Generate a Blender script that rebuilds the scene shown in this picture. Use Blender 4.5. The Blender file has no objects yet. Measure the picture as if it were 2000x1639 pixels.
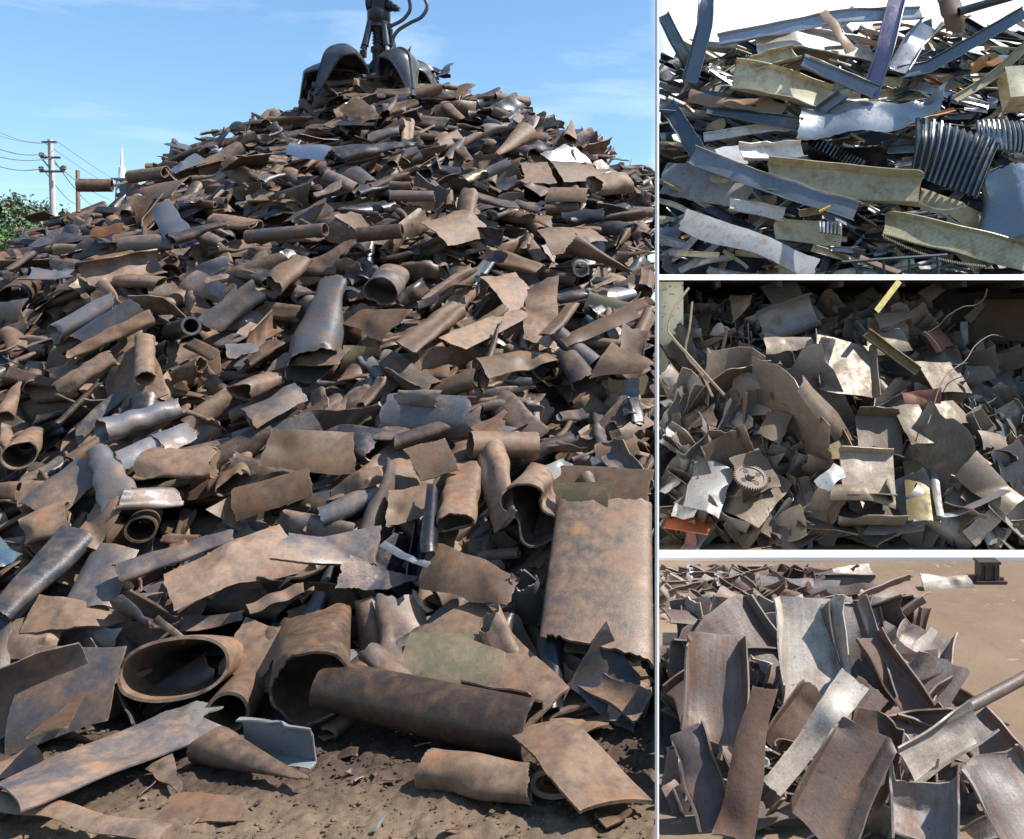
import bpy, math, random
import numpy as np
from mathutils import Vector, Matrix
from mathutils.bvhtree import BVHTree
rad = math.radians
# ------------------------------------------------------------------ camera, sky, sun, exposure
S = bpy.context.scene
FPX, CX, CY, CAMZ = 1700.0, 1283.0, 640.0, 3.0      # focal length and principal point in pixels of the 2000 x 1639 photograph
cam = bpy.data.cameras.new('camera'); camo = bpy.data.objects.new('camera', cam)
S.collection.objects.link(camo); S.camera = camo
camo.location = (0, 0, CAMZ); camo.rotation_euler = (rad(90), 0, 0)
cam.sensor_width = 36; cam.lens = 36 * FPX / 2000
cam.shift_x = (1000 - CX) / 2000; cam.shift_y = -(819.5 - CY) / 2000
cam.clip_start = 0.05; cam.clip_end = 6000
SUN_EL, SUN_TO = 54.0, Vector((0.99, 0.05, 0)).normalized()
SUN_TO = Vector((SUN_TO.x * math.cos(rad(SUN_EL)), SUN_TO.y * math.cos(rad(SUN_EL)), math.sin(rad(SUN_EL))))
sl = bpy.data.lights.new('sun', 'SUN'); sl.energy = 5.0; sl.angle = rad(0.5); sl.color = (1.0, 0.96, 0.9)
so = bpy.data.objects.new('sun', sl); S.collection.objects.link(so)
so.rotation_euler = (-SUN_TO).to_track_quat('-Z', 'Y').to_euler(); so.location = (10, -5, 30)
W = bpy.data.worlds.new('World'); S.world = W; W.use_nodes = True
S.view_settings.view_transform = 'Standard'; S.view_settings.look = 'None'
S.view_settings.exposure = 0.85; S.view_settings.gamma = 1.0; S.view_settings.use_curve_mapping = False
def N(t, typ, **kw):
    n = t.nodes.new(typ)
    for k, v in kw.items():
        if k.startswith('i_'): n.inputs[k[2:].replace('_', ' ')].default_value = v
        elif k[0] == 'n' and k[1:].isdigit(): n.inputs[int(k[1:])].default_value = v
        else: setattr(n, k, v)
    return n
def world():
    t = W.node_tree; t.nodes.clear(); L = t.links.new
    out = N(t, 'ShaderNodeOutputWorld'); bg = N(t, 'ShaderNodeBackground', n1=0.092)
    sky = N(t, 'ShaderNodeTexSky', sky_type='NISHITA', sun_disc=False, sun_elevation=rad(SUN_EL),
            sun_rotation=math.atan2(SUN_TO.x, SUN_TO.y), altitude=50, air_density=1.25, dust_density=0.6, ozone_density=1.6)
    tc = N(t, 'ShaderNodeTexCoord'); sp = N(t, 'ShaderNodeSeparateXYZ'); L(tc.outputs['Generated'], sp.inputs[0])
    # thin wisps over the whole sky
    mp = N(t, 'ShaderNodeMapping'); mp.inputs['Scale'].default_value = (2.0, 2.0, 11.0); mp.inputs['Rotation'].default_value = (0, rad(12), 0)
    L(tc.outputs['Generated'], mp.inputs[0])
    nz = N(t, 'ShaderNodeTexNoise', i_Scale=1.6, i_Detail=6.0, i_Roughness=0.6, i_Distortion=0.4); L(mp.outputs[0], nz.inputs['Vector'])
    r1 = N(t, 'ShaderNodeMapRange', n1=0.5, n2=0.78, n3=0.0, n4=0.5); L(nz.outputs[0], r1.inputs[0])
    # white cloud bank that fills the eastern half of the sky
    nz2 = N(t, 'ShaderNodeTexNoise', i_Scale=5.0, i_Detail=7.0, i_Roughness=0.6); L(tc.outputs['Generated'], nz2.inputs['Vector'])
    ad = N(t, 'ShaderNodeMath', operation='MULTIPLY_ADD', n1=0.03); L(nz2.outputs[0], ad.inputs[0]); L(sp.outputs[0], ad.inputs[2])
    r2 = N(t, 'ShaderNodeMapRange', interpolation_type='SMOOTHSTEP', n1=0.005, n2=0.04, n3=0.0, n4=1.0); L(ad.outputs[0], r2.inputs[0])
    fz = N(t, 'ShaderNodeMapRange', n1=0.9, n2=0.55, n3=0.0, n4=1.0); L(sp.outputs[2], fz.inputs[0])
    fy = N(t, 'ShaderNodeMapRange', n1=0.0, n2=0.4, n3=0.0, n4=1.0); L(sp.outputs[1], fy.inputs[0])
    m1 = N(t, 'ShaderNodeMath', operation='MULTIPLY'); L(r2.outputs[0], m1.inputs[0]); L(fz.outputs[0], m1.inputs[1])
    m2 = N(t, 'ShaderNodeMath', operation='MULTIPLY'); L(m1.outputs[0], m2.inputs[0]); L(fy.outputs[0], m2.inputs[1])
    hs = N(t, 'ShaderNodeHueSaturation', i_Saturation=1.02, i_Value=1.0); L(sky.outputs[0], hs.inputs['Color'])
    # gain so that the clear sky is the photograph's light azure
    mxg = N(t, 'ShaderNodeMix', data_type='RGBA', blend_type='MULTIPLY'); mxg.inputs[0].default_value = 1.0
    L(hs.outputs[0], mxg.inputs[6]); mxg.inputs[7].default_value = (.88, 1.08, 1.22, 1)
    ma = N(t, 'ShaderNodeMix', data_type='RGBA'); L(r1.outputs[0], ma.inputs[0]); L(mxg.outputs[2], ma.inputs[6]); ma.inputs[7].default_value = (6.5, 7.6, 8.6, 1)
    cc = N(t, 'ShaderNodeMix', data_type='RGBA'); r3 = N(t, 'ShaderNodeMapRange', n1=0.35, n2=0.6, n3=0.0, n4=1.0)
    L(nz2.outputs[0], r3.inputs[0]); L(r3.outputs[0], cc.inputs[0]); cc.inputs[6].default_value = (8.3, 8.8, 9.2, 1); cc.inputs[7].default_value = (11, 11, 11, 1)
    mb = N(t, 'ShaderNodeMix', data_type='RGBA'); L(m2.outputs[0], mb.inputs[0]); L(ma.outputs[2], mb.inputs[6]); L(cc.outputs[2], mb.inputs[7])
    L(mb.outputs[2], bg.inputs[0]); L(bg.outputs[0], out.inputs[0])
world()
C = S.collection
rng = np.random.default_rng(11); random.seed(5)
def U(a, b): return float(rng.uniform(a, b))
# ------------------------------------------------------------------ materials
def newmat(name):
    m = bpy.data.materials.new(name); m.use_nodes = True; t = m.node_tree
    return m, t, t.nodes['Principled BSDF'], t.links.new
def mix(t, f, a, b, bt='MIX'):
    n = N(t, 'ShaderNodeMix', data_type='RGBA', blend_type=bt)
    for i, v in ((0, f), (6, a), (7, b)):
        if hasattr(v, 'is_linked') or hasattr(v, 'links'): t.links.new(v, n.inputs[i])
        else: n.inputs[i].default_value = v if i == 0 else (v if len(v) == 4 else (*v, 1))
    return n.outputs[2]
def rng_node(t, src, a, b, c=0.0, d=1.0):
    n = N(t, 'ShaderNodeMapRange', n1=a, n2=b, n3=c, n4=d); t.links.new(src, n.inputs[0]); return n.outputs[0]
def mth(t, op, a, b=None, c=None):
    n = N(t, 'ShaderNodeMath', operation=op)
    for i, v in enumerate((a, b, c)):
        if v is None: continue
        if hasattr(v, 'links'): t.links.new(v, n.inputs[i])
        else: n.inputs[i].default_value = v
    return n.outputs[0]
def noise4(t, scale, det=5, rough=.6, woff=0.0, sc=None, dist=0.0):
    """noise that differs from piece to piece: its fourth coordinate comes from the piece's seed attribute"""
    tc = N(t, 'ShaderNodeTexCoord'); at = N(t, 'ShaderNodeAttribute', attribute_name='seed')
    n = N(t, 'ShaderNodeTexNoise', noise_dimensions='4D', i_Scale=scale, i_Detail=det, i_Roughness=rough, i_Distortion=dist)
    v = tc.outputs['Object']
    if sc:
        mp = N(t, 'ShaderNodeMapping'); mp.inputs['Scale'].default_value = sc; t.links.new(v, mp.inputs[0]); v = mp.outputs[0]
    t.links.new(v, n.inputs['Vector'])
    t.links.new(mth(t, 'MULTIPLY_ADD', at.outputs['Fac'], 61.0, woff), n.inputs['W'])
    return n.outputs[0]
def scrap_mat(name, metal=0.0, rough=(.45, .8), steel=(.075, .078, .09), rust=(.215, .138, .083), rust2=(.088, .053, .034), bump=.5, streak=0.):
    """worn metal: 'tint' is the piece's own plate colour, its alpha how much rust and dust covers it"""
    m, t, b, L = newmat(name)
    ti = N(t, 'ShaderNodeAttribute', attribute_name='tint')
    big = noise4(t, 3.2, 6, .62, 0, dist=.6); mid = noise4(t, 11, 5, .65, 7); fine = noise4(t, 60, 4, .7, 13); sp = noise4(t, 24, 3, .5, 21)
    if streak: big = mth(t, 'ADD', mth(t, 'MULTIPLY', big, 1 - streak), mth(t, 'MULTIPLY', noise4(t, 1.6, 6, .68, 31, sc=(.55, 5.5, 3.5)), streak))
    q = mth(t, 'MULTIPLY_ADD', mid, .45, big)                               # ~ .35 .. 1.05
    thr = mth(t, 'MULTIPLY_ADD', ti.outputs['Alpha'], -0.72, 1.06)
    e = mth(t, 'SUBTRACT', q, thr); k = rng_node(t, e, -.16, .2)
    rc = mix(t, rng_node(t, mid, .36, .66), rust2, rust)
    rc = mix(t, rng_node(t, big, .3, .75, 0, .55), rc, (rust[0]*1.1, rust[1]*.93, rust[2]*.8))
    org = noise4(t, 5, 4, .6, 44); rc = mix(t, rng_node(t, org, .54, .70, 0, .75), rc, (rust[0]*1.3, rust[1]*.85, rust[2]*.5))
    st = mix(t, rng_node(t, fine, .3, .75), ti.outputs['Color'], (.9, .9, .9), 'MULTIPLY')
    c = mix(t, k, st, rc)
    sd = N(t, 'ShaderNodeAttribute', attribute_name='seed'); wn = N(t, 'ShaderNodeTexWhiteNoise', noise_dimensions='1D'); L(sd.outputs['Fac'], wn.inputs['W'])
    hv = N(t, 'ShaderNodeHueSaturation'); L(rng_node(t, wn.outputs[0], 0, 1, .38, 1.22), hv.inputs['Value']); L(rng_node(t, wn.outputs[0], 0, 1, 1.15, .85), hv.inputs['Saturation']); L(c, hv.inputs['Color']); c = hv.outputs[0]
    spots = rng_node(t, sp, .62, .70, 0, .55)
    c = mix(t, spots, c, steel)
    c = mix(t, rng_node(t, fine, .2, .8, .0, .5), c, mix(t, 1.0, c, (.62, .6, .58), 'MULTIPLY'))
    gl = N(t, 'ShaderNodeMath', operation='MULTIPLY'); L(rng_node(t, noise4(t, 38, 5, .8, 90), .68, .74), gl.inputs[0]); L(rng_node(t, big, .45, .6), gl.inputs[1]); gl = gl.outputs[0]
    c = mix(t, mth(t, 'MULTIPLY', gl, .6), c, (.42, .42, .42))  # pale specks: bare scratches, with their glint mixed into the colour
    ge = N(t, 'ShaderNodeNewGeometry'); ed = rng_node(t, ge.outputs['Pointiness'], .56, .68, 0, .45)
    c = mix(t, mth(t, 'MULTIPLY', ed, rng_node(t, mid, .35, .6)), c, (.40, .33, .27))
    L(c, b.inputs['Base Color'])
    inv = mth(t, 'SUBTRACT', 1.0, k)
    L(mth(t, 'MULTIPLY', inv, metal), b.inputs['Metallic'])
    L(mth(t, 'ADD', rng_node(t, k, 0, 1, rough[0], rough[1]), rng_node(t, fine, 0, 1, -.08, .08)), b.inputs['Roughness'])
    b.inputs['Specular IOR Level'].default_value = .45
    bp = N(t, 'ShaderNodeBump', i_Strength=bump, i_Distance=.012)
    L(mth(t, 'ADD', mth(t, 'MULTIPLY', fine, .35), mth(t, 'ADD', mth(t, 'MULTIPLY', mid, .45), mth(t, 'MULTIPLY', k, .3))), bp.inputs['Height'])
    L(bp.outputs[0], b.inputs['Normal'])
    return m
M_RUST = scrap_mat('rusted_steel', metal=.5, rough=(.33, .64), bump=.4)
M_SHEET = scrap_mat('sheet_steel', metal=.35, rough=(.38, .8), steel=(.04, .036, .03), rust=(.20, .14, .09), rust2=(.085, .058, .04))
M_GALV = scrap_mat('galvanised_metal', metal=.85, rough=(.28, .6), steel=(.16, .2, .23), rust=(.24, .24, .23), rust2=(.12, .125, .13), bump=.3, streak=.4)
M_PAINT = scrap_mat('painted_sheet', metal=.0, rough=(.35, .7), steel=(.2, .12, .05), rust=(.3, .17, .07), rust2=(.2, .1, .04), bump=.15)
M_BEAM = scrap_mat('mill_scale_steel', streak=.75, metal=.08, rough=(.4, .75), steel=(.05, .045, .045), rust=(.19, .115, .08), rust2=(.085, .05, .036))
def plain(name, col, rough=.6, metal=0., var=.25, scale=12, bump=.1):
    m, t, b, L = newmat(name)
    tc = N(t, 'ShaderNodeTexCoord'); n = N(t, 'ShaderNodeTexNoise', i_Scale=scale, i_Detail=6.0, i_Roughness=.6); L(tc.outputs['Object'], n.inputs['Vector'])
    L(mix(t, rng_node(t, n.outputs[0], .3, .7), tuple(c * (1 - var) for c in col), tuple(min(1, c * (1 + var)) for c in col)), b.inputs['Base Color'])
    b.inputs['Roughness'].default_value = rough; b.inputs['Metallic'].default_value = metal
    bp = N(t, 'ShaderNodeBump', i_Strength=bump, i_Distance=.01); L(n.outputs[0], bp.inputs['Height']); L(bp.outputs[0], b.inputs['Normal'])
    return m
M_WHITE = plain('white_paint', (.82, .82, .80), .5, 0, .03, 5)
M_BLACK = plain('greasy_black_steel', (.035, .036, .04), .42, .5, .5, 5, .3)
M_TINE = plain('worn_dark_steel', (.075, .078, .085), .36, .65, .5, 4, .3)
M_HOSE = plain('rubber_hose', (.07, .07, .075), .4, 0, .2)
M_BLUE = plain('teal_paint', (.02, .14, .2), .5)
M_CONC = plain('pole_concrete', (.42, .40, .37), .85, 0, .12, 3)
M_WOOD = plain('dark_crossarm', (.12, .12, .13), .7)
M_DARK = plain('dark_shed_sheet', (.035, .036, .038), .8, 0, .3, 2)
M_CARD = plain('brown_board', (.16, .12, .09), .85, 0, .15, 3)
M_WIRE = plain('rusty_wire', (.16, .12, .08), .7, .2)
M_SILV = plain('pale_steel', (.5, .52, .53), .4, .4, .15)
def colm():
    m, t, b, L = newmat('flaking_cream_paint')
    tc = N(t, 'ShaderNodeTexCoord'); n = N(t, 'ShaderNodeTexNoise', i_Scale=3.0, i_Detail=8.0, i_Roughness=.7); L(tc.outputs['Object'], n.inputs['Vector'])
    n2 = N(t, 'ShaderNodeTexNoise', i_Scale=14.0, i_Detail=4.0); L(tc.outputs['Object'], n2.inputs['Vector'])
    c = mix(t, rng_node(t, n.outputs[0], .58, .66), (.60, .56, .40), (.30, .17, .10))
    c = mix(t, rng_node(t, n2.outputs[0], .62, .68), c, (.14, .12, .1)); L(c, b.inputs['Base Color']); b.inputs['Roughness'].default_value = .7
    return m
M_COL = colm()
def groundm():
    m, t, b, L = newmat('soil')
    tc = N(t, 'ShaderNodeTexCoord'); o = tc.outputs['Object']
    def ns(s, d=8.0, r=.6):
        n = N(t, 'ShaderNodeTexNoise', i_Scale=s, i_Detail=d, i_Roughness=r); L(o, n.inputs['Vector']); return n.outputs[0]
    a, f, g = ns(.9), ns(14, 6, .7), ns(70, 4, .7)
    sp = N(t, 'ShaderNodeSeparateXYZ'); L(o, sp.inputs[0])
    # oily dark soil next to the rusty heap, dry tan soil in front and in the right yard
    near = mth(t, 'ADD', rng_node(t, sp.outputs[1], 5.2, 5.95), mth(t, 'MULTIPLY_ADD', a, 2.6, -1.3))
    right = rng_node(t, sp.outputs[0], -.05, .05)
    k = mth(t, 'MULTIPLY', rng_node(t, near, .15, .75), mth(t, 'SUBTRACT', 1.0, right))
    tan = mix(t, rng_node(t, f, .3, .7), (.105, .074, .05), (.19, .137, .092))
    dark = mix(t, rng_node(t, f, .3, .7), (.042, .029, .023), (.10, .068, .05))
    yard = mix(t, rng_node(t, a, .3, .7), (.155, .108, .072), (.215, .155, .108))
    yard = mix(t, rng_node(t, f, .62, .70, 0, .7), yard, (.07, .05, .04))
    wv = N(t, 'ShaderNodeTexNoise', i_Scale=2.2, i_Detail=5.0, i_Roughness=.55, i_Distortion=2.5); L(o, wv.inputs['Vector'])
    yard = mix(t, rng_node(t, wv.outputs[0], .655, .67, 0, .45), yard, (.36, .33, .3)); yard = mix(t, rng_node(t, ns(3.1), .55, .75, 0, .5), yard, (.12, .085, .06))
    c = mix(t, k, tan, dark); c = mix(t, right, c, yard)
    c = mix(t, rng_node(t, g, .3, .75, 0, .6), c, mix(t, 1.0, c, (.55, .53, .5), 'MULTIPLY'))
    L(c, b.inputs['Base Color']); b.inputs['Roughness'].default_value = .95; b.inputs['Specular IOR Level'].default_value = .15
    bp = N(t, 'ShaderNodeBump', i_Strength=.5, i_Distance=.02)
    amp = rng_node(t, right, 0, 1, 1, .25)
    L(mth(t, 'MULTIPLY', mth(t, 'ADD', f, mth(t, 'MULTIPLY', g, .5)), amp), bp.inputs['Height']); L(bp.outputs[0], b.inputs['Normal'])
    return m
M_SOIL = groundm()
def leafm(name, c0, c1):
    m, t, b, L = newmat(name)
    g = N(t, 'ShaderNodeNewGeometry'); tc = N(t, 'ShaderNodeTexCoord')
    n = N(t, 'ShaderNodeTexNoise', i_Scale=.8, i_Detail=3.0); L(tc.outputs['Object'], n.inputs['Vector'])
    L(mix(t, rng_node(t, n.outputs[0], .35, .65), c0, c1), b.inputs['Base Color']); b.inputs['Roughness'].default_value = .6
    return m
M_LEAF = leafm('poplar_leaves', (.06, .095, .05), (.12, .16, .09)); M_LEAF2 = leafm('bright_leaves', (.07, .14, .03), (.12, .2, .05))
M_BARK = plain('bark', (.12, .1, .08), .9)
# ------------------------------------------------------------------ mesh helpers
def link(o, parent=None):
    C.objects.link(o)
    if parent: o.parent = parent
    return o
def mk(name, V, F, mats, seed=None, tint=None, parent=None, loc=None, rot=None, sharp=42, matidx=None):
    V = np.asarray(V, np.float32); me = bpy.data.meshes.new(name)
    if isinstance(F, np.ndarray):
        n, k = F.shape; me.vertices.add(len(V)); me.vertices.foreach_set('co', V.ravel())
        me.loops.add(n * k); me.loops.foreach_set('vertex_index', F.astype(np.int32).ravel())
        me.polygons.add(n); me.polygons.foreach_set('loop_start', (np.arange(n) * k).astype(np.int32))
        me.update(calc_edges=True); me.validate()
    else:
        me.from_pydata([tuple(map(float, v)) for v in V], [], F)
    for m in (mats if isinstance(mats, (list, tuple)) else [mats]): me.materials.append(m)
    me.polygons.foreach_set('use_smooth', np.ones(len(me.polygons), bool))
    if matidx is not None: me.polygons.foreach_set('material_index', matidx.astype(np.int32))
    me.set_sharp_from_angle(angle=rad(sharp))
    if seed is not None:
        a = me.attributes.new('seed', 'FLOAT', 'POINT'); a.data.foreach_set('value', np.broadcast_to(np.float32(seed), len(V)).astype(np.float32).copy())
        a = me.attributes.new('tint', 'FLOAT_COLOR', 'POINT'); a.data.foreach_set('color', np.broadcast_to(np.asarray(tint, np.float32), (len(V), 4)).astype(np.float32).ravel().copy())
    o = bpy.data.objects.new(name, me)
    if loc is not None: o.location = loc
    if rot is not None: o.rotation_euler = rot
    return link(o, parent)
def tag(o, label=None, cat=None, group=None, kind=None):
    if label: o['label'] = label
    if cat: o['category'] = cat
    if group: o['group'] = group
    if kind: o['kind'] = kind
    return o
def empty(name, loc, label, cat, group=None):
    o = bpy.data.objects.new(name, None); o.location = loc; link(o); o.empty_display_size = .2
    return tag(o, label, cat, group)
class MB:
    def __init__(s): s.v = []; s.f = []
    def add(s, vs, fs):
        n = len(s.v); s.v += [tuple(v) for v in vs]; s.f += [tuple(i + n for i in f) for f in fs]; return s
    def box(s, c, d, R=None):
        x, y, z = (q / 2 for q in d)
        vs = [Vector((a * x, b * y, e * z)) for a in (-1, 1) for b in (-1, 1) for e in (-1, 1)]
        vs = [(R @ v if R else v) + Vector(c) for v in vs]
        return s.add(vs, [(0, 1, 3, 2), (4, 6, 7, 5), (0, 4, 5, 1), (2, 3, 7, 6), (0, 2, 6, 4), (1, 5, 7, 3)])
    def tube(s, pts, r, n=12, cap=True):
        pts = [Vector(p) for p in pts]; rr = r if isinstance(r, (list, tuple)) else [r] * len(pts)
        up = Vector((0, 0, 1)); base = len(s.v); a = None
        for i, p in enumerate(pts):
            d = (pts[min(i + 1, len(pts) - 1)] - pts[max(i - 1, 0)]).normalized()
            if a is None: a = d.cross(up if abs(d.z) < .9 else Vector((1, 0, 0))).normalized()
            else: a = (a - d * a.dot(d)).normalized()
            b = d.cross(a)
            for k in range(n):
                w = 2 * math.pi * k / n; s.v.append(tuple(p + (a * math.cos(w) + b * math.sin(w)) * rr[i]))
        for i in range(len(pts) - 1):
            for k in range(n):
                q = base + i * n + k; q2 = base + i * n + (k + 1) % n; s.f.append((q, q2, q2 + n, q + n))
        if cap:
            s.f.append(tuple(base + k for k in reversed(range(n)))); s.f.append(tuple(base + (len(pts) - 1) * n + k for k in range(n)))
        return s
    def lathe(s, c, prof, n=24, axis=(0, 0, 1)):
        q = Vector((0, 0, 1)).rotation_difference(Vector(axis)); base = len(s.v)
        for r, z in prof:
            for k in range(n):
                w = 2 * math.pi * k / n; s.v.append(tuple(q @ Vector((r * math.cos(w), r * math.sin(w), z)) + Vector(c)))
        for i in range(len(prof) - 1):
            for k in range(n):
                a = base + i * n + k; b = base + i * n + (k + 1) % n; s.f.append((a, b, b + n, a + n))
        return s
    def build(s, name, m, parent=None, loc=None, **kw): return mk(name, s.v, s.f, m, parent=parent, loc=loc, **kw)
def spline(pts, n=24):
    P = [Vector(p) for p in pts]; P = [P[0] * 2 - P[1]] + P + [P[-1] * 2 - P[-2]]; out = []
    for i in range(1, len(P) - 2):
        for k in range(n):
            t = k / n; a, b, c, d = P[i-1:i+3]
            out.append(.5 * ((2*b) + (c-a)*t + (2*a-5*b+4*c-d)*t*t + (-a+3*b-3*c+d)*t**3))
    return out + [P[-2]]
# ------------------------------------------------------------------ scrap shapes (all local: X length, Y width, Z out)
def sm(t): t = np.clip(t, 0, 1); return t * t * (3 - 2 * t)
def n1(r, n, k, closed=False):
    a = r.uniform(-1, 1, k); x = np.linspace(0, 1, n)
    if closed: a = np.append(a, a[0]); 
    return np.interp(x, np.linspace(0, 1, len(a)), a)
def warp(P, r, amp, size, creases=0, cuts=2):
    """dents, waves, sharp folds, and crushed flats"""
    for _ in range(4):
        k = r.normal(0, 1, 3); k = k / np.linalg.norm(k) * r.uniform(2.5, 8) / size; d = r.normal(0, 1, 3); d /= np.linalg.norm(d)
        P = P + np.sin(P @ k + r.uniform(0, 6))[..., None] * d * amp * size * .032
    for _ in range(creases):
        w = r.uniform(0, 2 * np.pi); k = np.array([np.cos(w), np.sin(w), 0]); c = r.uniform(-.22, .22) * size
        q = P @ k - c; P = P + np.maximum(q, 0)[..., None] * np.array([-k[0] * .12, -k[1] * .12, 1]) * r.uniform(-.75, .75)
    if amp > .25:
        for _ in range(cuts):
            c = P.reshape(-1, 3)[r.integers(0, P.shape[0] * P.shape[1])]; k = np.array([r.normal(0, .8), r.normal(0, .5), 1.0 if c[2] > P[..., 2].mean() else -1.0]); k /= np.linalg.norm(k)
            mx = (P @ k).max(); q = P @ k - (mx - size * r.uniform(.05, .16) * min(amp, 1.3)); P = P - np.maximum(q, 0)[..., None] * k * 1.25
    c = P.reshape(-1, 3)[r.integers(0, P.shape[0] * P.shape[1])]
    g = np.exp(-((P - c) ** 2).sum(-1) / (size * r.uniform(.12, .3)) ** 2); P = P - g[..., None] * np.array([0, 0, 1]) * amp * size * r.uniform(0, .16) * (1 if c[2] > 0 else -1)
    return P
def solid(P, t, closed):
    nu, nv = P.shape[:2]
    du = np.gradient(P, axis=0)
    dv = (np.roll(P, -1, 1) - np.roll(P, 1, 1)) if closed else np.gradient(P, axis=1)
    n = np.cross(du, dv); n /= np.linalg.norm(n, axis=-1, keepdims=True) + 1e-9
    V = np.concatenate([(P + n * t / 2).reshape(-1, 3), (P - n * t / 2).reshape(-1, 3)]); m = nu * nv
    I = np.arange(m).reshape(nu, nv); J = np.concatenate([I, I[:, :1]], 1) if closed else I
    A, B, D, E = J[:-1, :-1].ravel(), J[1:, :-1].ravel(), J[1:, 1:].ravel(), J[:-1, 1:].ravel()
    F = [np.stack([A, B, D, E], 1), np.stack([E, D, B, A], 1) + m]
    for a, flip in ((J[0], 0), (J[-1], 1)):
        q = np.stack([a[:-1], a[1:], a[1:] + m, a[:-1] + m], 1); F.append(q[:, ::-1] if flip else q)
    if not closed:
        for a, flip in ((J[:, 0], 1), (J[:, -1], 0)):
            q = np.stack([a[:-1], a[1:], a[1:] + m, a[:-1] + m], 1); F.append(q[:, ::-1] if flip else q)
    return V, np.concatenate(F)
def s_tube(r, L, Wd, f0=.2, f1=.5, tp0=1., tp1=1., pinch=0., rag=.12, amp=1., opened=0., bend=0., t=.013, q=1., creases=0, **k):
    t = t * (1 if q > 1 else r.uniform(.6, 1)); nu, nv = int(11 * q), int(22 * q); u = np.linspace(0, 1, nu)[:, None]
    closed = opened <= 0; th = (np.linspace(0, 2 * np.pi * (1 - opened), nv + (1 if closed else 0)) + .3 + (np.pi * opened - np.pi / 2 if not closed else 0))[None, :]
    if closed: th = th[:, :-1]
    f = f0 + (f1 - f0) * sm(u); a = Wd / 2 * (tp0 + (tp1 - tp0) * u); b = np.maximum(a * (1 - f), t * .9) * np.minimum(1, a / (Wd / 2) + .3)
    ct, st = np.cos(th), np.sin(th); e = 1 - .25 * f
    y = a * np.sign(ct) * np.abs(ct) ** e; z = b * np.sign(st) * np.abs(st) ** e * (1 - pinch * np.exp(-(ct / .45) ** 2))
    x = (u - .5) * L + 0 * th; n = th.shape[1]
    for end in (0, 1):
        w = sm(1 - np.abs(u - end) * 3); x = x + w * (n1(r, n, r.integers(6, 14), closed) + .35 * n1(r, n, n, closed))[None, :] * rag * Wd + w * np.cos(th + r.uniform(0, 6)) * Wd * r.uniform(-.25, .25) * (rag > .05)
    z = z + bend * (u - .5) ** 2 * L
    return solid(warp(np.stack([x, y + 0 * x, z], -1), r, amp, Wd * 1.1, creases), t, closed)
def s_plate(r, L, Wd, curl=.8, rag=.06, cuts=0, amp=1., taper=0., creases=1, t=.013, q=1., hole=0, corner=.18, roll=0., **k):
    nu, nv = int(13 * q), int(11 * q); u = np.linspace(-1, 1, nu)[:, None]; v = np.linspace(-1, 1, nv)[None, :]
    c = r.uniform(-corner, corner, 8); top = 1 - taper * (u * .5 + .5)
    x = u * (1 + .5 * (c[0] * (1 - v) + c[1] * (1 + v)) * .6) * L / 2; y = v * top * (1 + .5 * (c[2] * (1 - u) + c[3] * (1 + u))) * Wd / 2
    x = x + c[4] * v * Wd * .5 + (np.abs(u) ** 6) * np.sign(u) * n1(r, nv, 7)[None, :] * rag * Wd
    y = y + (np.abs(v) ** 6) * np.sign(v) * (n1(r, nu, 6) + .22 * n1(r, nu, nu))[:, None] * rag * Wd
    x = x + (np.abs(u) ** 8) * np.sign(u) * .22 * n1(r, nv, nv)[None, :] * rag * Wd
    if abs(curl) < .05: curl = .05
    R = Wd / abs(curl); z = (R * np.cos(y / R) - R) * np.sign(curl); y = R * np.sin(y / R)
    if roll: z = z + roll * (x / L) ** 2 * L
    return solid(warp(np.stack([x, y, z], -1), r, amp, max(Wd, L * .5), creases, cuts), t, False)
def s_chan(r, L, Wd, h=.35, amp=.5, bend=0., twist=0., kink=0., t=.012, q=1., rag=.04, dish=0., folds=0, **k):
    nu = int(14 * q); s = np.array([0, .45, .9, 1, 1.1, 1.6, 2.1, 2.6, 2.9, 3, 3.1, 3.55, 4.0])  # flange, web, flange
    yy = np.interp(s, [0, 1, 3, 4], [-.5 - .08, -.5, .5, .5 + .08]); zz = np.interp(s, [0, 1, 3, 4], [h, 0, 0, h * r.uniform(.7, 1)])
    zz = zz + dish * (1 - (yy / .58) ** 2); u = np.linspace(-.5, .5, nu)[:, None]; ends = (np.abs(u * 2) ** 8) * np.sign(u)
    fl = 1 + .18 * n1(r, nu, 6)[:, None]
    x = u * L + ends * n1(r, len(s), 6)[None, :] * rag * Wd * 2; y = yy[None, :] * Wd + 0 * x; z = zz[None, :] * Wd * fl
    a = twist * u; y, z = y * np.cos(a) - z * np.sin(a), y * np.sin(a) + z * np.cos(a)
    z = z + bend * (u ** 2) * L + kink * np.maximum(np.abs(u) - .12, 0) * L
    for _ in range(folds):
        u0 = r.uniform(-.35, .35); s_ = r.uniform(-.45, .45); z = z + s_ * np.maximum(u - u0, 0) * L; y = y + r.uniform(-.25, .25) * np.maximum(u - u0, 0) * L
    return solid(warp(np.stack([x, y, z], -1), r, amp, Wd * 1.4, 0), t, False)
def s_box(r, L, Wd, h=.5, amp=.4, t=.01, q=1., bend=0., **k):
    nu = int(12 * q); s = np.linspace(0, 4, 17)[:-1]; hh = h / 2
    yy = np.interp(s, [0, 1, 2, 3, 4], [-.5, .5, .5, -.5, -.5]); zz = np.interp(s, [0, 1, 2, 3, 4], [-hh, -hh, hh, hh, -hh])
    u = np.linspace(-.5, .5, nu)[:, None]; x = u * L + 0 * yy[None, :]; y = yy[None, :] * Wd + 0 * x; z = zz[None, :] * Wd + bend * u ** 2 * L
    return solid(warp(np.stack([x, y, z], -1), r, amp, Wd * 1.6, 0), t, True)
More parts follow.
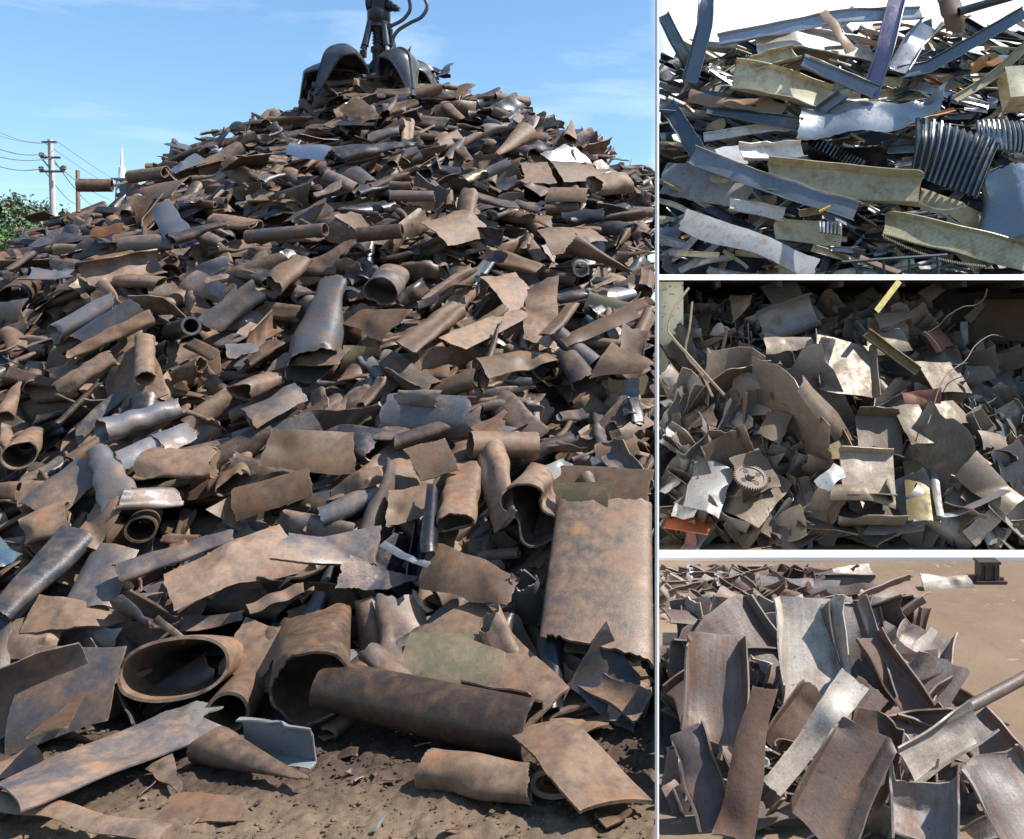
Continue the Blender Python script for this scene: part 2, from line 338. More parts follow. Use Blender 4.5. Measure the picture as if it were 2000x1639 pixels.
def s_corr(r, L, Wd, ribs=16, amp=.5, bend=0., t=.006, q=1., depth=.02, fan=0., **k):
    nu, nv = int(ribs * 6), int(9 * q); u = np.linspace(-.5, .5, nu)[:, None]; v = np.linspace(-.5, .5, nv)[None, :]
    z = depth * np.sign(np.sin(u * ribs * 2 * np.pi)) * np.abs(np.sin(u * ribs * 2 * np.pi)) ** .5 + 0 * v
    x = u * L * (1 + fan * v); y = v * Wd + 0 * u; z = z + bend * (u ** 2 * L + v ** 2 * Wd)
    return solid(warp(np.stack([x, y, z], -1), r, amp, max(L, Wd), 0), t, False)
SHAPES = dict(tube=s_tube, plate=s_plate, chan=s_chan, box=s_box, corr=s_corr)
# ------------------------------------------------------------------ heap surfaces
rx = np.array([-30, -20, -16, -12.83, -11.33, -9.53, -8.8, -6.8, -5.4, -4.2, -2.8, -1.9, -.83, 0, 1]); rz = np.array([.5, 1.8, 3.0, 4.35, 5.05, 6.2, 6.75, 7.65, 8.22, 8.12, 7.8, 7.15, 6.6, 6.1, 6.0])
def bumps(x, y, a=1.): return a * (.10 * np.sin(1.9 * x + .7 * y) + .09 * np.sin(-1.1 * x + 2.3 * y + 1) + .06 * np.sin(3.7 * x + 2.9 * y + 2))
def h_main(x, y):
    R = 17.0; F = 6.95 + .10 * x * .4 - .35 * sm((x + 2) / 2); H = np.interp(x, rx, rz)
    t = (y - F) / (R - F); z = H * np.where(t < 1, t - .0 * t, 1 - .75 * (t - 1) * (R - F) / 8)
    z = z - .22 * np.exp(-((t - 1) / .06) ** 2)
    return np.maximum(z + bumps(x, y) * np.clip(t * 4, 0, 1), -.0 + 0 * z)
def h_mid(x, y):
    pxs = CX + x / 14.5 * FPX; top = np.interp(pxs, [1283, 1340, 1600, 1800, 1870, 1930, 2050, 2300], [3.55, 3.6, 3.62, 3.55, 2.9, 2.2, 1.95, 1.8])
    F = 11.75; R = 15.3; t = (y - F) / (R - F)
    return np.maximum(top * np.where(t < 1, t, 1 - .6 * (t - 1)) + .6 * bumps(x * 1.5, y * 1.5) * np.clip(t * 5, 0, 1), 0)
def h_top(x, y):
    F = 17.3; R = 21.5; t = (y - F) / (R - F); top = 3 + (CY - np.interp(CX + x / 21.5 * FPX, [1283, 1340, 1420, 1600, 1800, 2000, 2200], [215, 120, 92, 88, 62, 70, 110])) / FPX * 21.5
    return np.maximum(top * np.where(t < 1, t, 1 - .6 * (t - 1)) + bumps(x, y), 0)
def h_low(x, y):
    # low heap of channels on the yard floor, and a second one further back
    def g(cx, cy, sx, sy, h): return h * np.clip(1.25 - np.sqrt(((x - cx) / sx) ** 2 + ((y - cy) / sy) ** 2) * 1.25, 0, 1) ** .8
    w = np.clip((y - 4.95) * .24, 0, .62) * sm((2.45 - x) / .5) * sm((8.0 - y) / .35)
    return np.maximum.reduce([w, g(1.1, 9.7, 1.9, .9, .22), 0 * x])
def pix(px, py): return np.array([(px - CX) / FPX, 1.0, (CY - py) / FPX])
def hit(px, py, h):
    d = pix(px, py); ys = np.linspace(4.2, 24, 500); z = CAMZ + d[2] * ys; g = h(d[0] * ys, ys)
    b = np.nonzero(g >= z)[0]; i = b[0] if len(b) else int(np.argmin(np.abs(z - g)))
    return np.array([d[0] * ys[i], ys[i], CAMZ + d[2] * ys[i]])
def normal(x, y, h):
    e = .15; n = np.array([-(h(x + e, y) - h(x - e, y)) / (2 * e), -(h(x, y + e) - h(x, y - e)) / (2 * e), 1.0]); return n / np.linalg.norm(n)
def frame(ax, nz):
    X = ax / np.linalg.norm(ax); Z = nz - X * (nz @ X); Z /= np.linalg.norm(Z); Y = np.cross(Z, X); return np.stack([X, Y, Z], 1)
mouths = []; pieces = []     # every piece of every heap, before it is decided which are individuals
def put(heap, shape, pos, R, L, Wd, tint, mat, name, words, tone, label=None, side=None, q=1., cat=None, seed=None, **k):
    r = np.random.default_rng(seed if seed is not None else int(rng.integers(1 << 30)))
    V, F = SHAPES[shape](r, L, Wd, q=q, **k); Wv = V @ R.T + pos
    if side == -1: m = Wv[:, 0].max(); pos = pos - np.array([max(0, m + .025), 0, 0]) if m > -.025 else pos
    if side == 1: m = Wv[:, 0].min(); pos = pos + np.array([max(0, .025 - m), 0, 0]) if m < .025 else pos
    if heap == 'mid': pos = pos + np.array([0, max(0, 11.64 - (V @ R.T + pos)[:, 1].min()), 0])
    if heap == 'low':
        Q = V @ R.T + pos; pos = pos - np.array([0, max(0, Q[:, 1].max() - 11.15), 0]); Q = V @ R.T + pos
        if Q[:, 1].mean() > 7.8: pos = pos - np.array([0, 0, max(0, (Q[:, 2] - (CAMZ - (1100 - CY) / FPX * Q[:, 1])).max())])
    zm = (V @ R.T + pos)[:, 2].min()
    if heap == 'low':
        Q = V @ R.T + pos; pos = pos - np.array([0, 0, max(0, (Q[:, 2] - (CAMZ - ((1160 if Q[:, 1].mean() < 7.8 else 1099) - CY) / FPX * Q[:, 1])).max())])
        Q = V @ R.T + pos
        if not label and (Q[:, 2] - (CAMZ - (1098 - CY) / FPX * Q[:, 1])).max() > 0 or not label and Q[:, 2].min() < -.5: return
    if label and shape == 'tube' and k.get('opened', 0) == 0: mouths.append((R, pos, L, Wd, k.get('f0', .2)))
    if not label and any((lambda q: ((q[:, 1] / (w_ * .46)) ** 2 + (q[:, 2] / (w_ * .46 * (1 - f_))) ** 2 < 1)[np.abs(q[:, 0]) < l_ * .55].sum() > 3)((V @ R.T + pos - p_) @ R_) for R_, p_, l_, w_, f_ in mouths if abs(p_[0] - pos[0]) < 1.6 and abs(p_[1] - pos[1]) < 1.6): return
    if zm < -.06 and heap != 'low' or zm < -1.2: pos = pos + np.array([0, 0, -.06 - zm])
    pieces.append(dict(heap=heap, V=V, F=F, R=R, pos=pos, seed=float(r.uniform(0, 1)), tint=tint, mat=mat, name=name, words=words, tone=tone, label=label, cat=cat, size=max(L, Wd)))
    return pieces[-1]
# tones for the rusty heap
def tone(kind):
    return dict(tan=((.115, .115, .122, .84), 'dusty brown'), grey=((.12, .123, .138, .52), 'grey and brown'), dark=((.055, .057, .068, .38), 'dark grey'),
                blue=((.062, .068, .08, .34), 'blue-black'), silver=((.22, .23, .25, .42), 'bare silvery'), olive=((.21, .18, .10, .35), 'olive tan'),
                orange=((.2, .1, .05, 1.0), 'orange rusty'), brown=((.10, .078, .068, .62), 'dark brown'), pale=((.42, .40, .35, .2), 'pale grey'))[kind]
occupied = []
def hand(label, shape, x0, y0, x1, y1, w, tn='tan', dd=(0, 0), lift=None, roll=0., name=None, hf=h_main, heap='main', mat=None, q=2., cat=None, seed=None, side=-1, flat=None, **k):
    """a piece whose long axis runs between two spots on the heap; w is its width in photo pixels at that distance"""
    A, B = hit(x0, y0, hf), hit(x1, y1, hf); A = A + pix(x0, y0) * dd[0]; B = B + pix(x1, y1) * dd[1]
    if flat is not None:
        m_ = (A[1] + B[1]) / 2; A, B = [np.array([0, 0, CAMZ]) + pix(px, py) * (m_ + (Q[1] - m_) * flat) for Q, px, py in ((A, x0, y0), (B, x1, y1))]
    mid = (A + B) / 2; Wd = w * mid[1] / FPX; n = normal(mid[0], mid[1], hf); n = (n + np.array([0, -.25, 0])) if flat is None else np.array([0, -.8, .6]); n /= np.linalg.norm(n)
    ax = B - A; L = np.linalg.norm(ax); R = frame(ax, n); c, s = math.cos(rad(roll)), math.sin(rad(roll)); R = R @ np.array([[1, 0, 0], [0, c, -s], [0, s, c]])
    if shape == 'plate' and heap == 'main': k['rag'] = k.get('rag', .06) * .5
    up = (Wd * .30 if shape == 'tube' else .06) if lift is None else lift
    tt, wd = tone(tn) if isinstance(tn, str) else tn
    occupied.append((heap, min(x0, x1) - w * .25, min(y0, y1) - w * .3, max(x0, x1) + w * .25, max(y0, y1) + w * .3))
    nm = name or dict(tube='crushed_tube', plate='bent_plate', chan='bent_channel', box='box_tray', corr='corrugated_sheet')[shape]
    return put(heap, shape, mid + n * up, R, L, Wd, tt, mat or M_RUST, nm, None, wd, label=label, side=side, q=q, cat=cat or nm.replace('_', ' '), seed=seed, **k)
H = hand
# --- foreground of the rusty heap, on the soil
H('long dark brown pipe with a crimped left end lying on the soil', 'tube', 640, 1372, 1040, 1462, 112, ((.125, .092, .078, .45), 'brown'), (-.3, -.05), .16, name='crimped_pipe', f0=.25, f1=.06, tp0=.92, rag=.03, amp=.35, q=3, seed=3, cat='pipe', t=.016)
H('short tan pipe with a torn right end in front of the long crimped pipe', 'tube', 842, 1532, 1035, 1562, 74, 'tan', (0, 0), .12, name='torn_pipe', f0=.05, f1=.5, opened=.08, rag=.07, amp=.9, q=2.4, roll=25, seed=5, cat='pipe')
H('short thick flattened ring of pipe on the soil right of the torn short pipe', 'tube', 1084, 1556, 1092, 1540, 84, 'brown', (-.04, .12), .06, name='pipe_ring', f0=.48, f1=.48, rag=.0, amp=.1, q=2.4, t=.032, cat='pipe')
H('brown cone shaped tube on the soil, tapering to a point at its right', 'tube', 415, 1482, 590, 1548, 78, 'brown', (0, 0), .11, name='cone_tube', f0=.1, f1=.3, tp0=1, tp1=.14, rag=.08, amp=.3, q=2.4, seed=8)
H('light grey folded sheet metal channel lying left of the long crimped pipe', 'chan', 492, 1440, 636, 1462, 62, ((.30, .32, .34, .12), 'light grey'), (-.1, -.1), .14, name='folded_sheet', mat=M_PAINT, roll=40, flat=.8, amp=.9, bend=.1, q=2, **{'t': .012})
H('round mouth of a short rusty pipe facing out beside the big oval tube', 'tube', 449, 1412, 512, 1335, 70, 'tan', (-.12, .35), .06, name='pipe_stub', f0=.02, f1=.25, rag=.0, amp=.15, q=2.5, t=.026, tp1=1.2, cat='pipe', seed=4)
H('big squashed oval tube with a wide dark mouth, low on the left', 'tube', 348, 1318, 450, 1275, 182, 'tan', (-.35, .65), .10, name='oval_tube', f0=.42, f1=.8, rag=.02, amp=.24, q=3, t=.024, seed=12, tp1=.9)
H('wide brown tube hanging mouth down over a black hollow behind the long crimped pipe', 'tube', 612, 1352, 622, 1215, 138, 'brown', (-.45, .1), .10, name='hanging_tube', f0=.12, f1=.6, rag=.10, amp=.5, q=3, t=.02, seed=21)
H('large square grey and tan plate with a polished shiny patch, lower left of the heap', 'plate', 50, 1402, 250, 1372, 185, 'grey', (-.25, -.25), .16, name='curved_plate', curl=.7, creases=0, rag=.03, q=2.6, seed=2, amp=.3, taper=.1, flat=.3)
H('big grey bent plate with a folded right flap, stretching over the soil at bottom left', 'plate', 20, 1600, 385, 1430, 150, 'grey', (-.1, -.05), .15, name='folded_plate', curl=.55, creases=1, rag=.02, q=3, seed=31, amp=.5)
H('flat tan offcut plate lying alone on the soil at the bottom', 'plate', 318, 1592, 474, 1592, 84, 'tan', (0, 0), .05, name='flat_offcut', curl=.3, corner=.35, rag=.12, q=2, seed=17, amp=.5)
H('long tan curved strip across the bottom left corner', 'plate', -40, 1578, 320, 1655, 44, 'tan', (-.1, 0), .10, name='curved_strip', curl=.9, rag=.03, q=2.4, creases=0, seed=6, amp=.6)
H('large tan slab over the pipe ring, bottom right corner of the heap', 'plate', 1135, 1468, 1275, 1572, 122, 'tan', (-.15, -.2), .2, name='dished_slab', curl=.35, rag=.03, q=3, seed=41, amp=.7, t=.024)
H('small triangular offcut lying on top of the large square plate', 'plate', 105, 1478, 172, 1400, 52, 'tan', (-.3, -.3), .2, name='triangular_offcut', curl=.2, taper=.85, corner=.3, creases=0, q=1.6, seed=7, amp=.4)
H('pale grey torn sheet between the large square plate and the pipe stub', 'plate', 292, 1412, 405, 1432, 70, ((.42, .40, .35, .12), 'pale grey'), (-.1, -.1), .14, name='torn_sheet', curl=.5, corner=.5, rag=.2, q=2, seed=9, mat=M_SHEET)
H('small triangular brown offcut on the soil left of the cone tube', 'plate', 318, 1512, 355, 1560, 46, 'brown', (0, 0), .06, name='triangular_offcut', curl=.4, taper=.8, q=1.5, seed=10)
H('thin bright silver sliver on the tan soil at bottom centre', 'plate', 730, 1632, 756, 1592, 13, ((.6, .62, .6, 0), 'silver'), (0, 0), .03, name='metal_sliver', curl=.5, taper=.8, q=1.2, seed=13, mat=M_GALV, t=.006)
H('narrow brown plate end poking in at the left edge above the bottom strip', 'plate', -20, 1530, 82, 1500, 56, 'tan', (0, 0), .1, name='bent_plate', curl=1.2, q=1.6, seed=14)
H('small tan offcut on the soil under the edge of the dished slab', 'plate', 1175, 1618, 1225, 1600, 44, 'tan', (0, 0), .06, name='flat_offcut', curl=.5, q=1.5, seed=15)
H('small brown offcut under the left edge of the dished slab', 'plate', 1075, 1478, 1120, 1500, 34, 'tan', (0, 0), .06, name='flat_offcut', curl=.3, q=1.4, seed=16)
# --- lower right of the rusty heap
H('huge flattened tan tube standing upright at the right edge, the largest piece of the heap', 'tube', 1168, 1285, 1185, 1000, 192, ((.12, .10, .09, .60), 'tan'), (-.3, -.25), .12, name='huge_tube', f0=.8, f1=.78, rag=.06, amp=.24, q=3.2, t=.024, seed=151)
H('broad flat rusty plate behind the top of the huge upright tube', 'plate', 1105, 985, 1300, 985, 170, 'tan', (-.05, -.05), .10, name='flat_plate', curl=.2, rag=.02, creases=0, q=2.4, seed=52, amp=.3)
H('olive curved plate with a bare silver corner on the top edge of the huge tube', 'plate', 1085, 985, 1195, 985, 82, 'olive', (-.42, -.42), .14, name='curved_plate', curl=1.0, rag=.03, creases=0, q=2, seed=53, amp=.4)
H('light grey triangular plate left of the broad rusty plate', 'plate', 1045, 950, 1112, 915, 60, 'pale', (-.2, -.2), .1, name='triangular_plate', curl=.3, taper=.6, q=1.6, seed=54)
H('big olive curved sheet leaning in the hollow above the long crimped pipe', 'plate', 800, 1300, 985, 1300, 138, 'olive', (-.35, -.25), .12, name='olive_sheet', curl=.9, rag=.04, creases=1, q=2.6, seed=55, amp=.4)
H('wide rusty slab slanting down behind the olive sheet', 'plate', 870, 1215, 1070, 1420, 130, 'tan', (-.1, -.2), .1, name='slanting_slab', curl=.25, rag=.03, creases=0, q=2.4, seed=56, amp=.4, t=.022)
H('narrow folded tube resting just above the right half of the long crimped pipe', 'tube', 895, 1372, 1030, 1400, 46, 'grey', (-.35, -.35), .12, name='folded_tube', f0=.4, f1=.4, opened=.2, roll=160, q=2, seed=57)
H('narrow shiny folded tube just above the left half of the long crimped pipe', 'tube', 725, 1300, 800, 1368, 44, 'grey', (-.35, -.35), .12, name='folded_tube', f0=.3, f1=.7, q=2, seed=58)
H('long V folded plate running down to the right under the huge tube', 'plate', 1065, 1290, 1262, 1405, 64, 'brown', (-.1, -.2), .12, name='folded_plate', curl=-1.3, rag=.05, creases=0, q=2.4, seed=59, t=.02)
H('small rusty plate between the slanting slab and the long folded plate', 'plate', 1060, 1370, 1128, 1380, 84, 'tan', (0, 0), .08, name='bent_plate', curl=.4, q=1.8, seed=60)
H('folded tan plate at the right edge below the huge tube', 'plate', 1180, 1335, 1300, 1365, 60, 'tan', (0, -.05), .12, name='folded_plate', curl=1.1, q=1.8, seed=61)
H('tan plate corner between the slanting slab and the dished slab', 'plate', 1080, 1440, 1190, 1432, 56, 'tan', (0, 0), .06, name='flat_plate', curl=.2, q=1.6, seed=62)
H('pointed tan plate shaped like a guitar pick at the centre of the lower heap', 'plate', 845, 1120, 1000, 1170, 128, 'tan', (-.15, -.2), .2, name='pointed_plate', curl=.9, taper=.5, corner=.35, q=2.4, seed=63, amp=.5)
H('stack of layered plates ending in a drooping grey lip', 'plate', 570, 1112, 745, 1085, 84, 'grey', (-.15, -.15), .2, name='layered_plate', curl=.9, q=2.2, seed=64, t=.035)
H('grey grit covered triangular plate under the layered plates', 'plate', 665, 1140, 805, 1150, 72, 'dark', (-.1, -.1), .1, name='triangular_plate', curl=-.4, taper=.5, corner=.5, q=2, seed=65, rag=.15)
H('thin bright twisted strip right of the layered plates', 'plate', 755, 1078, 845, 1135, 16, 'silver', (-.2, -.2), .15, name='twisted_strip', curl=.9, q=1.4, seed=66, mat=M_GALV)
H('pale torn fitting with a bright rim left of the huge tube', 'tube', 1028, 1148, 1045, 1205, 52, 'silver', (-.3, .1), .12, name='torn_fitting', f0=.3, f1=.6, rag=.3, q=2, seed=67)
H('wide kidney shaped tube with a deep black mouth left of the huge tube', 'tube', 1040, 1020, 1085, 950, 118, 'brown', (-.4, .45), .08, name='kidney_tube', f0=.12, f1=.4, pinch=.55, roll=55, rag=.04, q=3, t=.018, seed=68)
H('tall teardrop loop of folded plate standing upright left of the kidney tube', 'tube', 958, 905, 985, 1050, 62, 'tan', (-.1, -.15), .16, name='teardrop_loop', f0=.15, f1=.9, pinch=.2, roll=50, rag=.04, q=2.6, seed=69, t=.016)
H('tan tube with an open dark lower end left of the teardrop loop', 'tube', 893, 1040, 912, 920, 68, 'tan', (-.3, 0), .12, name='open_tube', f0=.25, f1=.7, rag=.1, q=2.4, seed=70, t=.016)
H('square tan plate with a thick crumbling right edge above the open tube', 'plate', 810, 930, 890, 905, 78, 'tan', (-.15, -.15), .22, name='thick_plate', curl=.6, corner=.25, q=2, seed=71, t=.03)
H('upright square tan plate left of the open tube', 'plate', 762, 1010, 850, 985, 90, 'tan', (-.1, -.1), .16, name='square_plate', curl=.35, corner=.2, q=2, seed=72)
H('rolled tan plate leaning between the two square plates', 'plate', 775, 905, 800, 980, 62, 'tan', (0, 0), .1, name='rolled_plate', curl=1.4, q=2, seed=73)
H('tan plate under the rolled plate with a curled corner', 'plate', 655, 965, 745, 940, 42, 'tan', (-.1, -.1), .16, name='curled_plate', curl=1.3, q=2, seed=74)
H('cut half pipe lying level at the middle right, hollow side down', 'tube', 912, 888, 1040, 888, 52, 'tan', (-.1, -.1), .16, name='half_pipe', f0=.1, f1=.1, rag=.03, amp=.2, q=2.2, seed=75, cat='pipe')
# --- lower left of the rusty heap
H('broad tan plate with dark spots below the middle of the heap', 'plate', 530, 905, 700, 895, 88, 'tan', (-.1, -.1), .16, name='spotted_plate', curl=.6, q=2.4, seed=80, t=.02)
H('long tan plate slanting up to the right with a clean curved fold', 'plate', 468, 1000, 622, 955, 66, 'tan', (-.15, -.15), .2, name='slanting_plate', curl=1.1, creases=0, q=2.2, seed=81, amp=.4)
H('large tan crumpled plate wedge left of the layered plates', 'plate', 352, 1165, 565, 1062, 92, 'tan', (-.1, -.1), .16, name='wedge_plate', curl=.8, creases=1, q=2.6, seed=82)
H('long grey leaf shaped flattened tube with a thin rim', 'tube', 242, 1142, 452, 1068, 48, 'grey', (-.15, -.15), .18, name='leaf_tube', f0=.55, f1=.9, tp0=.9, tp1=.6, rag=.08, q=2.4, seed=83)
H('flattened brown tube with a dark squeezed mouth, left of centre', 'tube', 428, 925, 275, 925, 66, 'tan', (-.15, -.1), .18, name='flattened_tube', f0=.6, f1=.8, q=2.4, seed=84)
H('shiny grey tube shaped like a goblet standing on the left slope', 'tube', 208, 892, 250, 995, 48, 'silver', (-.1, -.1), .18, name='goblet_tube', f0=.1, f1=.5, tp0=.7, tp1=1.4, q=2.2, seed=85, mat=M_RUST)
H('wide smooth grey plate left of the goblet tube', 'plate', 80, 1010, 195, 915, 92, 'grey', (-.1, -.1), .14, name='smooth_plate', curl=1.0, creases=0, q=2.4, seed=86, amp=.5)
H('dark polished tube with a cut mouth pointing down at the left edge', 'tube', 15, 1215, 165, 1060, 78, 'blue', (-.15, -.1), .14, name='polished_tube', f0=.35, f1=.55, tp0=.6, q=2.6, seed=87, rag=.05, amp=.4)
H('tall plate grey above and tan below, right of the dark polished tube', 'plate', 180, 1200, 240, 1075, 88, 'grey', (-.1, -.1), .14, name='two_tone_plate', curl=1.0, creases=0, q=2.4, seed=88, amp=.6)
H('spiral torn grey tube with a flaring lip, above the big oval tube', 'tube', 248, 1180, 335, 1225, 60, 'grey', (-.15, -.1), .14, name='flaring_tube', f0=.1, f1=.6, tp0=.7, tp1=1.5, opened=.25, roll=120, q=2.2, seed=89)
H('broad tan plate hanging over a dark gap at the left edge', 'plate', -20, 1262, 135, 1240, 88, 'tan', (-.1, -.1), .12, name='hanging_plate', curl=.7, q=2.2, seed=90)
H('flat tan plate with a crumbling dark edge above the hanging plate', 'plate', 80, 1215, 240, 1218, 66, 'tan', (-.1, -.1), .16, name='flat_plate', curl=.2, corner=.4, taper=.4, q=2, seed=91, t=.025)
H('crumpled light grey metal sheet at the left edge of the heap', 'plate', -15, 1120, 42, 1090, 80, ((.45, .5, .53, .05), 'light grey'), (-.1, -.1), .16, name='crumpled_sheet', curl=.8, creases=3, q=2.2, seed=92, mat=M_GALV, amp=2)
H('slim standing plate blade above the right side of the big oval tube', 'plate', 312, 1212, 372, 1268, 12, 'tan', (-.3, -.3), .16, name='plate_sliver', curl=.9, q=1.5, seed=93, t=.02)
H('tan square plate between the big oval tube and the hanging tube', 'plate', 460, 1270, 548, 1290, 108, 'tan', (-.05, -.05), .12, name='square_plate', curl=.25, creases=0, q=2, seed=94, amp=.3)
H('pair of long rusty strips lying over the dark gap above the square plate', 'plate', 500, 1205, 600, 1165, 26, 'tan', (-.15, -.15), .16, name='rusty_strip', curl=1, q=1.6, seed=95)
H('folded tan tube slice, right of the goblet tube and below it', 'tube', 60, 1052, 150, 1020, 60, 'tan', (-.1, -.1), .14, name='tube_slice', f0=.5, f1=.7, q=1.8, seed=96)
H('tan curved plate standing beside the black ringed pipe mouth', 'plate', 170, 1075, 238, 1000, 66, 'tan', (-.1, -.1), .14, name='standing_plate', curl=.9, q=1.8, seed=97)
H('black mouthed ring pipe deep in the gap below the flattened tube', 'tube', 278, 1038, 290, 1010, 52, 'brown', (-.1, .3), .04, name='ring_pipe', f0=.1, f1=.3, rag=0, amp=.2, q=2, t=.02, cat='pipe')
H('squeezed folded tube with layered lips right of the goblet tube', 'tube', 245, 990, 360, 985, 42, 'grey', (-.25, -.1), .14, name='squeezed_tube', f0=.55, f1=.85, pinch=.5, q=2, seed=98)
# --- middle of the rusty heap
H('long shiny round tube lying level on the left, silver highlights along it', 'tube', 208, 868, 358, 820, 54, 'silver', (-.15, -.15), .2, name='shiny_tube', f0=.2, f1=.25, tp0=1, tp1=.75, rag=.08, q=2.4, seed=100)
H('thick walled pipe end with a pale rim facing out, left of centre', 'tube', 384, 652, 345, 664, 31, 'dark', (-.25, .3), .16, name='thick_walled_pipe', f0=0, f1=0, rag=0, amp=.05, q=2.2, t=.032, cat='pipe')
H('tall crushed tube with silvery flutes standing above the pointed plate', 'tube', 622, 735, 662, 572, 84, 'silver', (-.1, -.05), .2, name='fluted_tube', f0=.3, f1=.5, tp0=1.1, tp1=.7, q=2.4, seed=101, amp=1.3, rag=.15)
H('big tan apron plate under the fluted tube', 'plate', 540, 715, 680, 720, 66, 'tan', (-.1, -.1), .18, name='apron_plate', curl=.6, taper=.4, q=2, seed=102)
H('diamond shaped plate with a grey corner right of the fluted tube', 'plate', 700, 640, 792, 655, 72, 'tan', (-.15, -.15), .2, name='diamond_plate', curl=.5, corner=.45, q=2, seed=103)
H('long open loop of squashed tube running up to the right', 'tube', 885, 625, 785, 700, 44, 'tan', (-.2, -.1), .16, name='loop_tube', f0=.2, f1=.85, pinch=.3, q=2.4, seed=104, rag=.05)
H('broad leaf shaped plate with a small crack, middle right', 'plate', 892, 690, 1012, 632, 68, 'tan', (-.15, -.15), .2, name='cracked_plate', curl=.7, taper=.3, corner=.3, q=2.2, seed=105, creases=0)
H('reddish standing plate right of the cracked plate', 'plate', 1050, 690, 1060, 590, 74, 'orange', (-.1, -.1), .14, name='reddish_plate', curl=.6, q=2, seed=106)
H('long level plate with a pointed right end below the cracked plate', 'plate', 945, 738, 1098, 700, 56, 'tan', (-.15, -.15), .18, name='pointed_plate', curl=.5, taper=.35, q=2.2, seed=107)
H('straight bar like plate sloping up to the right near the right edge', 'plate', 1110, 688, 1240, 628, 42, 'tan', (-.15, -.15), .2, name='bar_plate', curl=.9, creases=0, q=2, seed=108, amp=.4)
H('upright pale tan rectangular plate above the cracked plate', 'plate', 960, 592, 1022, 580, 92, 'tan', (-.15, -.15), .2, name='upright_plate', curl=.5, corner=.1, creases=0, q=2, seed=109, amp=.4)
H('long thin grey pipe lying level left of centre, high on the slope', 'tube', 498, 484, 648, 470, 26, 'grey', (-.15, -.15), .2, name='thin_pipe', f0=.05, f1=.15, rag=.02, amp=.25, q=2, cat='pipe')
H('silvery tan tube, upper of three lying side by side on the left', 'tube', 130, 672, 240, 608, 38, 'silver', (-.15, -.1), .2, name='silvery_tube', f0=.1, f1=.4, q=2, seed=110)
H('smooth grey tube, middle of three lying side by side on the left', 'tube', 168, 692, 278, 625, 50, ((.16, .165, .18, .3), 'grey'), (-.1, -.15), .18, name='smooth_tube', f0=.3, f1=.1, q=2, seed=111, amp=.4)
H('long tapering tan tube, lowest of three lying side by side on the left', 'tube', 148, 716, 310, 640, 34, 'tan', (-.2, -.2), .2, name='tapering_tube', f0=.6, f1=.4, tp0=.6, tp1=1.1, q=2, seed=112)
H('small upright tan tube with a dark open foot, right of the three parallel tubes', 'tube', 290, 765, 290, 685, 33, 'tan', (-.2, -.05), .2, name='upright_tube', f0=.15, f1=.2, q=1.8, seed=113, amp=.4)
H('round ringed tube mouth at the left edge, high on the heap', 'tube', 36, 592, 60, 570, 52, 'tan', (-.15, .35), .1, name='ringed_tube', f0=.15, f1=.2, rag=0, amp=.3, q=2, t=.018, seed=114)
H('bow shaped tan tube below the three side by side tubes', 'tube', 140, 775, 238, 712, 42, 'tan', (-.1, -.1), .18, name='bowed_tube', f0=.5, f1=.5, bend=-.25, q=2, seed=115)
H('round tube mouth with a tan outer wall at the lower left edge', 'tube', 52, 905, 75, 870, 56, 'tan', (-.2, .35), .12, name='round_tube', f0=.15, f1=.3, rag=.02, q=2, seed=116)
H('tall tan cone rising at the left edge above the round tube', 'tube', 28, 835, 60, 762, 36, 'tan', (0, 0), .2, name='tall_cone', f0=.1, f1=.3, tp1=.15, q=1.8, seed=117)
H('grey cut tube half with a fluted top, right of the goblet tube', 'plate', 250, 915, 318, 888, 56, 'silver', (-.15, -.15), .2, name='fluted_plate', curl=1.2, q=1.8, seed=118, creases=0)
H('bright grey square plate tilted up beside the shiny tube', 'plate', 320, 890, 376, 865, 58, 'silver', (-.15, -.15), .22, name='tilted_plate', curl=.7, q=1.8, seed=119, creases=0)
H('left of two tan plates standing side by side on the upper right slope', 'plate', 1018, 360, 1076, 358, 62, 'tan', (-.2, -.2), .25, name='standing_plate', curl=.4, corner=.08, creases=0, q=1.7, seed=120, amp=.3)
H('right of two tan plates standing side by side on the upper right slope', 'plate', 1082, 352, 1158, 352, 56, 'tan', (-.15, -.15), .22, name='standing_plate', curl=.5, corner=.12, creases=0, q=1.7, seed=121, amp=.3)
H('cylinder shell plate just below the two standing plates', 'plate', 1075, 398, 1150, 400, 52, 'tan', (-.25, -.25), .25, name='shell_plate', curl=1.5, corner=.08, creases=0, q=1.8, seed=122, amp=.3)
H('tall sharp tan horn standing up on the right skyline', 'tube', 1104, 300, 1108, 262, 22, 'tan', (0, 0), .3, name='sharp_horn', f0=.3, f1=.2, tp0=1.2, tp1=.05, q=1.7, seed=123)
H('smooth brown cone pointing down left on the upper right slope', 'tube', 1022, 278, 965, 322, 44, 'tan', (-.15, -.15), .25, name='smooth_cone', f0=.2, f1=.2, tp1=.2, rag=.02, q=1.9, seed=124, amp=.3)
H('long blue-black crushed tube with a pointed tail, upper middle', 'tube', 668, 325, 818, 300, 36, 'blue', (-.2, -.2), .25, name='pointed_tube', f0=.3, f1=.7, tp1=.3, q=2, seed=125)
H('bright silver sheet folded over on the upper left slope', 'plate', 568, 312, 652, 322, 42, ((.5, .53, .56, .1), 'silver'), (-.2, -.2), .25, name='silver_sheet', curl=1.0, q=1.8, seed=126, mat=M_GALV, creases=0)
H('narrow pipe with a small round mouth facing right, centre of the heap', 'tube', 786, 474, 700, 482, 26, 'brown', (-.35, -.1), .22, name='narrow_pipe', f0=0, f1=0, rag=0, amp=.1, q=1.8, t=.02, cat='pipe')
H('broad spotted tan plate left of the white rimmed little pipe on the right', 'plate', 840, 478, 935, 448, 78, 'tan', (-.15, -.15), .22, name='broad_plate', curl=.8, creases=0, q=2, seed=127, amp=.4)
